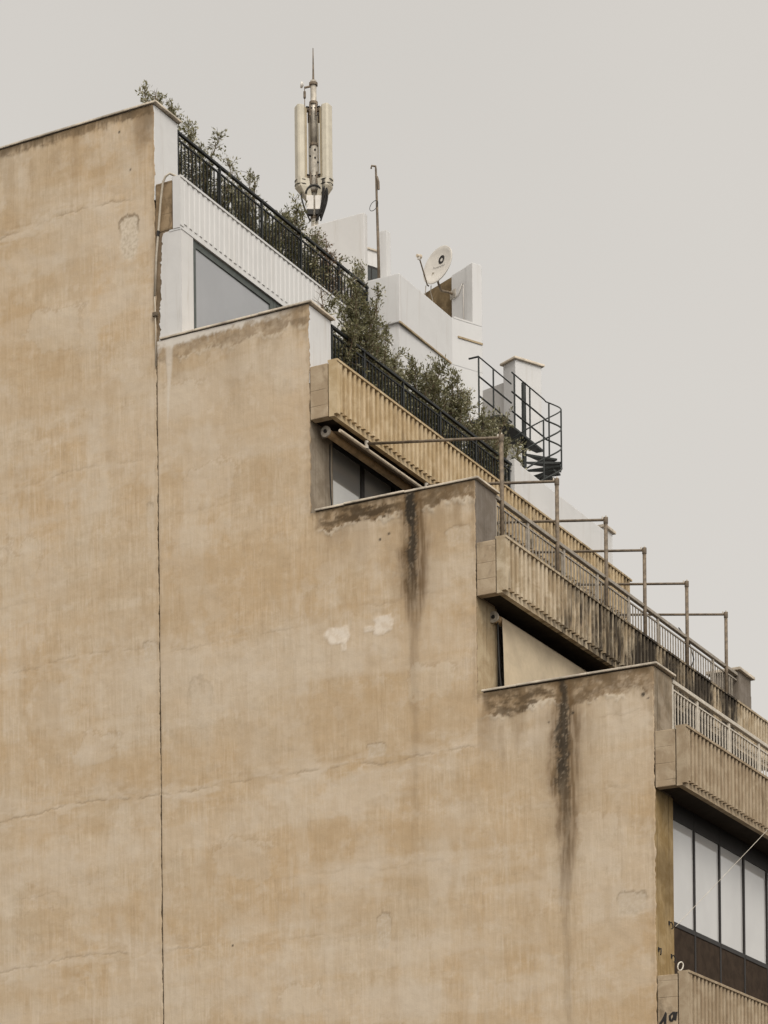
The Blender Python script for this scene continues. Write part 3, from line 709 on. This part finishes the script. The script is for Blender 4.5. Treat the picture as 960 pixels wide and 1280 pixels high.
while q > A0:
    i0, i1, o0, o1 = hel(q - 12, .05), hel(q + 12, .05), hel(q - 12, R0), hel(q + 12, R0)
    for v in (i0, i1, o0, o1): v.z = hel(q).z - 1.08
    MB().prism([i0, o0, o1, i1], (0, 0, -.035)).build('tread', M['stair'], t)
    q -= 22
MB().prism([(XL, YL, 20.2), (XR, YL, 20.2), (XR, 9.95, 20.2), (SCN.x + .05, 9.95, 20.2), (SCN.x - .05, 9.5, 20.2), (XL, 9.45, 20.2)], (0, 0, -.04)).build('landing', M['stair'], t)
MB().prism([(-5.2, YL, 20.2), (XL - .002, YL, 20.2), (XL - .002, YL + .6, 20.2), (-5.2, YL + .6, 20.2)], (0, 0, -.05)).build('landing', M['stair'], t)
MB().tube([Vector((XL, YL, H0 + .17)), Vector((XL - .2, YL, H0 + .17))], .018, 8).build('rail_end', M['stair'], t)

# ------------------------------------------------------------------ antenna mast
mx, my = -7.82, 9.0
def mz(py): return 25.159 + (276 - py)/64.3
t = thing('antenna_mast', (mx, my, CB[0] + .28), 'tall mobile phone antenna mast with cream panels on the roof', 'antenna mast')
pole = MB().tube([(mx, my, CB[0] + .28), (mx, my, mz(183))], .072, 16).tube([(mx, my, mz(183)), (mx, my, mz(101))], .060, 16).build('pole', M['galv'], t, smooth=True)
for py in (105, 129, 181, 240, 272): MB().lathe((mx, my, mz(py) - .03), UP, [(0, .085), (.05, .085)], 14).build('collar', M['pipe'], pole)
MB().tube([(mx, my, mz(101)), (mx, my, mz(60))], [.022, .008], 8).build('lightning_rod', M['pipe'], t)
def loc(a, u, v, z):
    """point at bearing a round the mast, u outwards, v sideways"""
    d = RR*math.cos(a) + FF*math.sin(a); s_ = RR*-math.sin(a) + FF*math.cos(a)
    return Vector((mx, my, 0)) + d*u + s_*v + UP*z
for a in (math.radians(205), math.radians(-30), math.radians(92)):
    zb, zt = mz(232), mz(137)
    prof = [(.225, -.085), (.225, .085), (.255, .108), (.345, .108), (.375, .072), (.375, -.072), (.345, -.108), (.255, -.108)]
    an = MB().prism([loc(a, u, v, zb) for u, v in prof], UP*(zt - zb)).build('antenna_panel', M['antenna'], t, bevel=.008)
    MB().prism([loc(a, u, v, zb + .02) for u, v in ((.175, -.07), (.175, .07), (.224, .083), (.224, -.083))], UP*(zt - zb - .05)).build('back_plate', M['antenna_side'], an)
    # loose weather shroud over the connectors, narrowing towards the pole
    sh = MB(); rings = [(zb + .06, 1.06, 0), (zb - .10, 1.0, -.01), (zb - .24, .72, -.10), (zb - .36, .34, -.17)]
    prev = None
    for z, k, sft in rings:
        ring = [sh.b.verts.new(loc(a, .28 + (u - .28)*k*1.05 + sft + random.uniform(-.01, .01), v*k*1.05 + random.uniform(-.01, .01), z)) for u, v in [(.165, -.11), (.165, .11)] + prof[2:]]
        if prev:
            for j in range(8): sh.b.faces.new((prev[j], prev[(j+1) % 8], ring[(j+1) % 8], ring[j]))
        prev = ring
    sh.b.faces.new(prev)
    sh.build('connector_shroud', M['antenna'], an)
    for zz in (zt - .06, zb + .10):
        MB().obox(loc(a, .05, -.03, zz), loc(a, .18, -.03, zz) - loc(a, .05, -.03, zz), loc(a, .05, .03, zz) - loc(a, .05, -.03, zz), UP*.07).build('bracket', M['pipe'], an)
        for sd_ in (-1, 1):
            MB().tube([loc(a, .12, .10*sd_, zz + .1), loc(a, .12, .10*sd_, zz - .13)], .018, 6).build('clamp', M['pipe'], an)
            MB().tube([loc(a, .07, .085*sd_, zz + .04), loc(a, .19, .085*sd_, zz + .04)], .014, 6).build('bolt', M['cable'], an)
    for dz in (.02, -.06): MB().torus(loc(a, .275, 0, zb + dz), UP, .125, .008, 20, 5).build('strap', M['cable'], an)
for s_ in (-1, 1):
    q = Vector((mx, my, 0)) + RR*.085*s_ - FF*.10
    u = MB().obox(q - RR*.07 - FF*.06 + UP*mz(266), RR*.14, FF*.12, UP*.27).build('radio_unit', M['unit'], t, bevel=.012)
    MB().obox(q - RR*.06 - FF*.05 + UP*(mz(266) - .09), RR*.12, FF*.10, UP*.088).build('socket_block', M['cable'], u)
rng = random.Random(3)
for k in range(11):
    a0 = rng.uniform(-.6, 3.6); r0 = .10
    side = rng.choice((-1, 1, 1, 1))
    s0 = Vector((mx, my, 0)) + RR*side*rng.uniform(.12, .24) - FF*rng.uniform(.10, .24) + UP*mz(rng.uniform(228, 238))
    s1 = s0 + RR*side*rng.uniform(.0, .10) + UP*-rng.uniform(.15, .25)
    s2 = Vector((mx, my, 0)) + RR*side*rng.uniform(.10, .24) - FF*rng.uniform(.16, .26) + UP*mz(rng.uniform(256, 268))
    s3 = Vector((mx, my, 0)) + RR*side*rng.uniform(.02, .12) - FF*.1 + UP*mz(rng.uniform(272, 280))
    pts = []
    for j in range(13):
        tt = j/12; pts.append(s0*(1-tt)**3 + s1*3*tt*(1-tt)**2 + s2*3*tt**2*(1-tt) + s3*tt**3)
    MB().tube(pts, .016, 6).build('cable', M['cable'], t, smooth=True)
arc = [Vector((mx, my, 0)) - FF*.17 + RR*.16*math.cos(q) + UP*(mz(247) + .16*math.sin(q)) for q in [PI*j/12 for j in range(13)]]
MB().tube(arc, .022, 8).build('cable', M['cable'], t, smooth=True)
for py, s_ in ((187, -1), (190, .3), (198, -1), (200, .3), (206, 1)): MB().box(mx + RR.x*.075*s_ - FF.x*.07 - .012, mx + RR.x*.075*s_ - FF.x*.07 + .012, my + RR.y*.075*s_ - FF.y*.07 - .012, my + RR.y*.075*s_ - FF.y*.07 + .012, mz(py), mz(py) + .03).build('step_bolt', M['cable'], t)
q = Vector((mx, my, 0)) - RR*.17 - FF*.05
MB().tube([Vector((mx, my, 0)) + UP*mz(107), q + UP*mz(111)], .022, 8).build('side_arm', M['pipe'], t)
MB().lathe(q + UP*mz(108) - RR*.02, RR*-1 + UP*.2, [(0, .02), (.02, .055), (.05, .06), (.06, .03)], 12).build('beacon', M['unit'], t)
MB().tube([q + UP*mz(112), q + UP*mz(115), q + UP*mz(116), q + UP*mz(124), q + UP*mz(125), q + UP*mz(147)], [.008, .008, .026, .026, .008, .008], 8).build('insulator', M['pipe'], t)

t = thing('aerial_pole', (-5.98, 8.02, 22.84), 'thin rusty pole with a bent hook tip beside the white post', 'pole')
px_, py_ = -5.925, 8.05
MB().tube([(px_ + .02, py_, 22.84), (px_, py_, 24.0), (px_ - .03, py_, 25.30), (px_ - .035, py_, 25.36), (px_ - .11, py_ - .02, 25.38), (px_ - .12, py_ - .02, 25.33)], [.030, .028, .020, .020, .018, .018], 8).build('pole', M['pipe'], t, smooth=True)
MB().tube([(px_ + .0, py_ - .02, 25.15), (px_ + .03, py_ - .02, 25.05), (px_ + .035, py_ - .02, 24.9)], .022, 6).build('connector', M['pipe'], t)
MB().torus((px_ - .07, py_ - .02, 24.62), (0, 1, 0), .07, .006, 20, 5, 1.5).build('wire_loop', M['cable'], t)

# ------------------------------------------------------------------ satellite dish
dc = Vector((-5.24, 9.20, 23.80)); toc = Vector((16.574, -34.224, 1.6)) - dc; toc.normalize()
rr = RR.copy(); uu = rr.cross(toc)*-1 if rr.cross(toc).z < 0 else rr.cross(toc)
uu.normalize()
if uu.z < 0: uu = -uu
nrm = (toc*.52 + (rr*-.82 + uu*.57)*.85).normalized()
maj = (rr*.51 + uu*.86); maj = (maj - nrm*maj.dot(nrm)).normalized(); mnr = nrm.cross(maj)
t = thing('satellite_dish', (dc.x, dc.y, 22.84), 'off white satellite dish with a black ring logo on the penthouse roof', 'satellite dish')
d = MB(); prev = None; RD = .375
def dsh(r, k, off=0.0):
    a = 2*PI*k/32
    return dc + (maj*math.cos(a) + mnr*math.sin(a))*r + nrm*(.16*r*r/RD + off - .03)
rings = [[d.b.verts.new(dsh(RD*j/6 if j else .002, k)) for k in range(32)] for j in range(7)]
rings += [[d.b.verts.new(dsh(RD*1.015, k, -.004)) for k in range(32)], [d.b.verts.new(dsh(RD*1.01, k, -.022)) for k in range(32)]]
rings += [[d.b.verts.new(dsh(RD*j/4 if j else .002, k, -.02)) for k in range(32)] for j in (3.9, 3, 2, 1, 0)]
for Aa, Bb in zip(rings, rings[1:]):
    for k in range(32): d.b.faces.new((Aa[k], Aa[(k+1) % 32], Bb[(k+1) % 32], Bb[k]))
dish = d.build('reflector', M['dish'], t, smooth=True)
def on_dish(u, v, lift=.006):
    r = math.hypot(u, v); return dc + maj*u + mnr*v + nrm*(.16*r*r/RD - .03 + lift)
# the printed ring and the line of small lettering below it; letters lie level, as seen
a1, a2, c1, c2 = maj.dot(rr), mnr.dot(rr), maj.dot(uu), mnr.dot(uu); det_ = a1*c2 - a2*c1
lx = (maj*((.95*c2 - .31*a2)/det_) + mnr*((.31*a1 - .95*c1)/det_)).normalized(); ly = nrm.cross(lx)
if ly.z < 0: ly = -ly
def dish_pt(x, y, lift=.006):
    w = lx*x + ly*y; return on_dish(w.dot(maj), w.dot(mnr), lift)
ringm = MB(); n = 28
for k in range(n):
    a0, a1 = 2*PI*k/n, 2*PI*(k+1)/n
    ringm.b.faces.new([ringm.b.verts.new(dish_pt(.03 + q*math.cos(a), .12 + q*math.sin(a))) for q, a in ((.036, a0), (.036, a1), (.082, a1), (.082, a0))])
ringm.build('ring_logo', M['ink'], dish)
let = MB(); xx = -.15; rng = random.Random(5)
for k in range(9):
    w = .028; hgt = .026 if k % 3 else .034
    for (ax, ay, bx, by) in (((0, 0, .006, hgt), (0, 0, w*.7, .008), (w*.6, 0, w*.75, hgt*.8)) if k % 2 else ((0, 0, .006, hgt), (0, hgt - .008, w*.75, hgt))):
        let.b.faces.new([let.b.verts.new(dish_pt(xx + qx, -.03 + qy, .008)) for qx, qy in ((ax, ay), (bx, ay), (bx, by), (ax, by))])
    xx += .036
let.build('lettering', M['ink'], dish)
foot = dc - maj*.40 - nrm*.03; lnb = dc - maj*.06 + nrm*.50 + rr*0
lnb = dc + (rr*-.37 + uu*.16) + toc*.25
MB().tube([foot - nrm*.02, foot + nrm*.02, lnb], .014, 8).build('feed_arm', M['pipe'], t)
h = MB().lathe(lnb + (lnb - dc).normalized()*.05, (dc - lnb), [(0, .030), (.06, .034), (.07, .045), (.10, .045)], 12).build('feed_horn', M['roller_pale'], t)
MB().box(lnb.x - .025, lnb.x + .025, lnb.y - .025, lnb.y + .025, lnb.z - .06, lnb.z - .01).build('socket', M['unit'], h)
back = dc - nrm*.10 - maj*.18
mw = bw + Qd*.42 + UP*.80 - Pd*.02
MB().tube([back, back - uu*.12 + rr*.03, back - uu*.24 + rr*.08, mw - rr*.06 + uu*.03, mw], .022, 8).build('mount_arm', M['pipe'], t, smooth=True)
MB().obox(back - rr*.06 - uu*.05, rr*.12, uu*.10, nrm*.05).build('mount_bracket', M['galv'], t)
MB().obox(mw - Qd*.08 - UP*.08, Qd*.16, UP*.16, Pd*.022).build('wall_plate', M['galv'], t)
for k, (a, bb) in enumerate(((-.04, -.10), (.06, .10))):
    p0 = foot + rr*a; p3 = foot + rr*(bb - .0) - uu*.42 + nrm*0
    MB().tube([p0, p0 - uu*.12 - rr*.01, p0 - uu*.25 + rr*(bb - a)*.7, p3], .008, 6).build('cable', M['hose'], t, smooth=True)

# ------------------------------------------------------------------ hoses, wires, small ironwork
hp = [(-5.20, .30, 21.50), (-5.26, .12, 21.57), (-5.357, -.03, 21.60), (-5.433, -.035, 21.565), (-5.479, -.035, 21.49), (-5.528, -.03, 21.22), (-5.578, -.025, 20.785), (-5.629, -.022, 20.35), (-5.665, -.022, 19.726), (-5.655, -.02, 19.1), (-5.659, -.016, 18.6)]
t = thing('drain_hose', (-5.66, 0, 18.6), 'grey plastic hose looping from the top balcony down the wall joint', 'hose')
MB().tube(hp[:9], .018, 8).tube(hp[8:], .010, 8).build('tube', M['hose'], t, smooth=True)
MB().tube([(-5.583, -.025, 20.74), (-5.592, -.025, 20.66)], .026, 8).build('coupling', M['cable'], t)
MB().box(-5.70, -5.62, -.05, .0, 19.40, 19.46).build('clip', M['pipe'], t)

q0 = Vector((2.83, .62, 8.93)); q1 = q0 + Vector((5.6, 9.5, 10.9))
tag(MB().tube([q0 + (q1 - q0)*(k/16) - UP*.25*math.sin(PI*k/16) for k in range(17)], .0036, 6).build('guy_wire', M['galv']), 'thin pale wire stretched across the dark windows from the ochre column', 'wire')
tag(MB().torus((2.84, .775, 8.376), (.95, -.3, 0), .052, .010, 24, 8, 1.4).build('rope_ring', M['ring']), 'small white ring hanging beside the foot of the ochre column', 'ring')
def hook(y, z, label, flip=1):
    t = thing('wall_hook', (2.77, y, z), label, 'hook', 'hooks on the ochre column')
    MB().box(2.765, 2.780, y - .02, y + .02, z - .03, z + .03).build('plate', M['cable'], t)
    MB().tube([(2.775, y, z), (2.81, y, z + .008), (2.82, y + .025*flip, z - .03), (2.82, y + .03*flip, z - .07), (2.805, y + .01*flip, z - .085)], .010, 6).build('hook', M['cable'], t)
hook(.52, 8.97, 'small black hook on the ochre column that holds the pale wire')
hook(.10, 8.52, 'small black hook at the left edge of the ochre column', -1)
hook(.60, 8.50, 'small black hook at the right edge of the ochre column, just above the white ring')
tag(MB().tube([(-2.80, .52, 17.0), (-2.795, .50, 16.6), (-2.80, .53, 16.2), (-2.79, .57, 15.85), (-2.80, .60, 15.5)], .011, 6).build('dangling_cable', M['cable'], smooth=True), 'black cable dangling down the grey column under the brown awning', 'cable')
tag(MB().tube([(-.2, 7.8, 14.9), (-.1, 7.95, 15.0), (-.02, 8.3, 15.05), (-.02, 8.7, 15.2), (-.05, 8.95, 15.45), (-.1, 8.85, 15.75), (-.2, 8.6, 15.95)], .011, 6).build('looped_cable', M['cable'], smooth=True), 'thin dark cable looping by the grey railing and a pipe frame', 'cable')
# spray-painted scrawl on the lowest balcony cheek
gr = MB()
def stroke(pts, w=.02):
    gr.tube([(x, -.004, z) for x, z in pts], w, 5)
x0, z0 = 2.84, 7.48
stroke([(x0, z0 - .06), (x0 + .05, z0 + .0), (x0 + .10, z0 + .10), (x0 + .085, z0 + .02), (x0 + .08, z0 - .06)]); stroke([(x0 + .02, z0 - .02), (x0 + .10, z0 + .01)], .015)
stroke([(x0 + .16, z0 - .02), (x0 + .155, z0 + .05), (x0 + .20, z0 + .09), (x0 + .225, z0 + .04), (x0 + .19, z0 - .02), (x0 + .16, z0 - .02)]); stroke([(x0 + .21, z0 + .10), (x0 + .25, z0 + .06), (x0 + .235, z0 - .02), (x0 + .26, z0 + .1)], .018)
for v in gr.b.verts: v.co.y = -.002 + (v.co.y + .004)*.12
for v in gr.b.verts: v.co.x -= .02
gr.build('graffiti', M['ink'], B)

# ------------------------------------------------------------------ shrubs
def shrub(x, y, zb, top, spread, dens, mat, label, seed, leafs=.055, lean=0.0, low=.35):
    r = random.Random(seed); nr = np.random.default_rng(seed)
    t = thing('shrub', (x, y, zb), label, 'shrub', 'shrubs in the balcony planters')
    st = MB(); H = top - zb; P, D = [], []
    def spray(base, tip, dd, n, jit=.035):
        g_ = nr.uniform(.1, 1.08, (n, 1)); b_ = np.array(base); P.append(b_ + (np.array(tip) - b_)*g_ + nr.uniform(-jit, jit, (n, 3))); D.append(np.tile(np.array(dd), (n, 1)))
    ns = max(5, int(11*spread/.4))
    for k in range(ns):
        h = H*(1.0 if k == 0 else r.uniform(.50, .95)); p = Vector((x + r.uniform(-.10, .10), y + r.uniform(-.5, .5)*spread, zb))
        d_ = Vector((r.uniform(-.5, .22)*spread*.8 + lean, r.uniform(-.9, .9)*spread, 1.6)).normalized()
        pts = [p]; steps = 9
        for j in range(steps):
            d_ = (d_ + Vector((r.uniform(-.16, .16), r.uniform(-.16, .16), r.uniform(-.04, .12)))).normalized()
            p = p + d_*h/steps; pts.append(p)
        st.tube(pts, [.014*(1 - .85*j/steps) + .003 for j in range(steps + 1)], 5)
        for q in range(int(38*dens)):
            f = low + (1 - low)*r.random()**.85; jj = min(steps - 1, int(f*steps)); base = pts[jj].lerp(pts[jj+1], f*steps - jj)
            dd = Vector((r.uniform(-1, .7)*.7, r.uniform(-1, 1), r.uniform(-.25, .95))).normalized(); ln = r.uniform(.12, .40)*(1.2 - .6*f)
            tip = base + dd*ln + UP*ln*.15 - UP*ln*ln*.5
            st.tube([base, base.lerp(tip, .5) + UP*.01, tip], [.005, .0035, .002], 4, False)
            spray(base, tip, dd, int(r.uniform(8, 16)))
        spray(pts[-2], pts[-1], UP, 26)
    P = np.concatenate(P); D = np.concatenate(D); n = len(P)
    L = leafs*nr.uniform(.55, 1.3, (n, 1)); wd = L*nr.uniform(.30, .46, (n, 1))
    unit = lambda v: v/np.maximum(np.linalg.norm(v, axis=1, keepdims=True), 1e-6)
    d_ = unit(D + nr.uniform(-.9, .9, (n, 3))); s_ = unit(np.cross(d_, nr.uniform(-1, 1, (n, 3)) + [0, 0, .4])); nn = np.cross(d_, s_)
    P[:, 1] = np.where(P[:, 1] < .76, 1.52 - P[:, 1], P[:, 1])
    P = P - np.array((x, y, zb))
    V = np.stack([P, P + d_*L*.5 + s_*wd*.5 + nn*L*.07, P + d_*L, P + d_*L*.5 - s_*wd*.5 + nn*L*.07], 1).reshape(-1, 3)
    st.build('stems', M['stem'], t)
    me = bpy.data.meshes.new('foliage')
    me.vertices.add(len(V)); me.vertices.foreach_set('co', V.astype(np.float32).ravel())
    me.loops.add(len(V)); me.loops.foreach_set('vertex_index', np.arange(len(V), dtype=np.int32))
    me.polygons.add(n); me.polygons.foreach_set('loop_start', (np.arange(n)*4).astype(np.int32))
    me.update(calc_edges=True); me.materials.append(mat)
    o = bpy.data.objects.new('foliage', me); COL.objects.link(o); o.parent = t
    return t
S0 = [(-6.14, 1.00, 23.72, .22, 1.8, 'leaf_pale', 'small wispy bush peeping over the top of the tall wall corner'),
      (-6.00, 1.10, 23.52, .28, 1.0, 'leaf_pale', 'slender bush rising just right of the topmost white pier'),
      (-6.00, 1.75, 23.36, .40, 1.25, 'leaf_pale', 'loose bush behind the top railing, second from the white pier'),
      (-6.00, 2.45, 23.12, .40, 1.25, 'leaf', 'low dark bush behind the top railing, between two taller bushes'),
      (-6.00, 3.42, 23.62, .30, 1.0, 'leaf_pale', 'tallest twiggy bush midway along the top railing'),
      (-6.00, 4.10, 23.46, .40, 1.25, 'leaf', 'full bush on the right side of the tallest twiggy one on the top balcony'),
      (-6.00, 4.85, 23.36, .40, 1.25, 'leaf', 'bush behind the top railing just left of the antenna mast foot'),
      (-6.00, 5.55, 23.10, .38, 1.2, 'leaf', 'bush on the top balcony right under the antenna mast'),
      (-6.00, 6.25, 23.25, .32, 1.0, 'leaf_red', 'russet leaved bush on the top balcony in front of the pale stairhead wall'),
      (-5.90, 7.00, 23.24, .30, 1.1, 'leaf', 'bush at the far end of the top railing by the dark stairhead window')]
for k, (x, y, tp, sp, dn, m, l) in enumerate(S0): shrub(x, y, 21.3, tp, sp, dn, M[m], l, 100 + k, .06, low=.18)
S1 = [(-3.12, 1.30, 19.65, .34, 1.3, 'leaf', 'dense dark bush nearest the white pier of the second balcony'),
      (-3.15, 2.00, 20.05, .46, 1.6, 'leaf', 'big bush covering the end of the top railing'),
      (-3.24, 2.75, 20.28, .42, 1.5, 'leaf', 'tall bush in front of the left face of the white penthouse'),
      (-3.24, 3.55, 20.10, .42, 1.4, 'leaf_pale', 'bush with an airy tip under the ledge line of the penthouse'),
      (-3.24, 4.40, 20.10, .46, 1.5, 'leaf', 'broad bush midway along the second balcony railing'),
      (-3.24, 5.15, 20.05, .46, 1.5, 'leaf', 'bush just left of the peaked pale one on the second balcony'),
      (-3.24, 5.85, 20.32, .46, 1.5, 'leaf_pale', 'peaked pale bush below the corner pier of the penthouse'),
      (-3.15, 6.55, 19.98, .42, 1.3, 'leaf_pale', 'bush left of the spiral staircase, behind the first pipe frame bar'),
      (-3.22, 7.15, 19.84, .40, 1.3, 'leaf_pale', 'light green bush in front of the spiral staircase railing'),
      (-3.34, 7.90, 19.74, .30, 1.4, 'leaf_pale', 'small light green bush at the railing end, left of the staircase pole')]
for k, (x, y, tp, sp, dn, m, l) in enumerate(S1): shrub(x, y, 17.95, tp, sp, dn, M[m], l, 200 + k, .062, .16 if k in (0, 1) else 0.0, low=.25)

# ------------------------------------------------------------------ light, sky, camera
az = Vector((.75, -.66, 0)).normalized(); el = math.radians(43)
sd = az*math.cos(el) + UP*math.sin(el)
sl = bpy.data.lights.new('sun', 'SUN'); sl.energy = .95; sl.angle = math.radians(25); sl.color = (1.0, .95, .87)
so = bpy.data.objects.new('sun', sl); COL.objects.link(so); so.location = (20, -20, 40)
so.rotation_euler = (-sd).to_track_quat('-Z', 'Y').to_euler()
W = bpy.data.worlds.new('World'); SC.world = W; W.use_nodes = True
nt = W.node_tree; nt.nodes.clear()
sky = nt.nodes.new('ShaderNodeTexSky'); sky.sky_type = 'NISHITA'; sky.sun_disc = False
sky.sun_elevation = el; sky.sun_rotation = math.atan2(az.x, az.y); sky.dust_density = 4.0; sky.air_density = 1.0; sky.ozone_density = 1.0
hs = nt.nodes.new('ShaderNodeHueSaturation'); hs.inputs['Saturation'].default_value = .05
bg1 = nt.nodes.new('ShaderNodeBackground'); bg1.inputs[1].default_value = .022
nt.links.new(sky.outputs[0], hs.inputs['Color']); nt.links.new(hs.outputs[0], bg1.inputs[0])
bg2 = nt.nodes.new('ShaderNodeBackground')          # even cloud deck
bg2.inputs[0].default_value = (.292, .276, .254, 1); bg2.inputs[1].default_value = 1.0
ad = nt.nodes.new('ShaderNodeAddShader'); wo = nt.nodes.new('ShaderNodeOutputWorld')
tc = nt.nodes.new('ShaderNodeTexCoord'); cl = nt.nodes.new('ShaderNodeTexNoise'); cl.inputs['Scale'].default_value = 2.2; cl.inputs['Detail'].default_value = 5
mr = nt.nodes.new('ShaderNodeMapRange'); mr.inputs[1].default_value = .3; mr.inputs[2].default_value = .7; mr.inputs[3].default_value = .955; mr.inputs[4].default_value = 1.045
def wn(kind, op, *ins):
    n = nt.nodes.new(kind); n.operation = op
    for k, v in enumerate(ins):
        if hasattr(v, 'node'): nt.links.new(v, n.inputs[k])
        else: n.inputs[k].default_value = v
    return n.outputs['Value']
def wr(v, a, b, c, d):
    n = nt.nodes.new('ShaderNodeMapRange'); n.interpolation_type = 'SMOOTHSTEP'; nt.links.new(v, n.inputs[0])
    for k, q in enumerate((a, b, c, d)): n.inputs[k + 1].default_value = q
    return n.outputs[0]
nt.links.new(tc.outputs['Generated'], cl.inputs['Vector']); nt.links.new(cl.outputs[0], mr.inputs[0])
up_ = wn('ShaderNodeVectorMath', 'DOT_PRODUCT', tc.outputs['Generated'], (0, 0, 1)); to_ = wn('ShaderNodeVectorMath', 'DOT_PRODUCT', tc.outputs['Generated'], tuple(sd))
amt = wn('ShaderNodeMath', 'ADD', wr(up_, .62, 1.0, 1.0, 1.9), wr(to_, .0, 1.0, 0.0, 1.1))
nt.links.new(wn('ShaderNodeMath', 'MULTIPLY', amt, mr.outputs[0]), bg2.inputs[1])
nt.links.new(bg1.outputs[0], ad.inputs[0]); nt.links.new(bg2.outputs[0], ad.inputs[1]); nt.links.new(ad.outputs[0], wo.inputs[0])

f, roll, yh = 3190.2, .01, 1150.15
cam = bpy.data.cameras.new('camera'); co = bpy.data.objects.new('camera', cam); COL.objects.link(co)
c_, s_ = math.cos(roll), math.sin(roll)
cr = RR*c_ - UP*s_; cu = RR*s_ + UP*c_; cb = -FF
mw_ = Matrix(((cr.x, cu.x, cb.x, 16.574), (cr.y, cu.y, cb.y, -34.224), (cr.z, cu.z, cb.z, 1.6), (0, 0, 0, 1)))
co.matrix_world = mw_
cam.sensor_width = 36; cam.sensor_fit = 'AUTO'; cam.lens = f/1280*36
cam.shift_x = -yh*s_/1280; cam.shift_y = yh*c_/1280; cam.clip_end = 2000; cam.clip_start = .1
SC.camera = co
SC.view_settings.view_transform = 'Standard'; SC.view_settings.look = 'None'; SC.view_settings.exposure = .86; SC.view_settings.gamma = 1
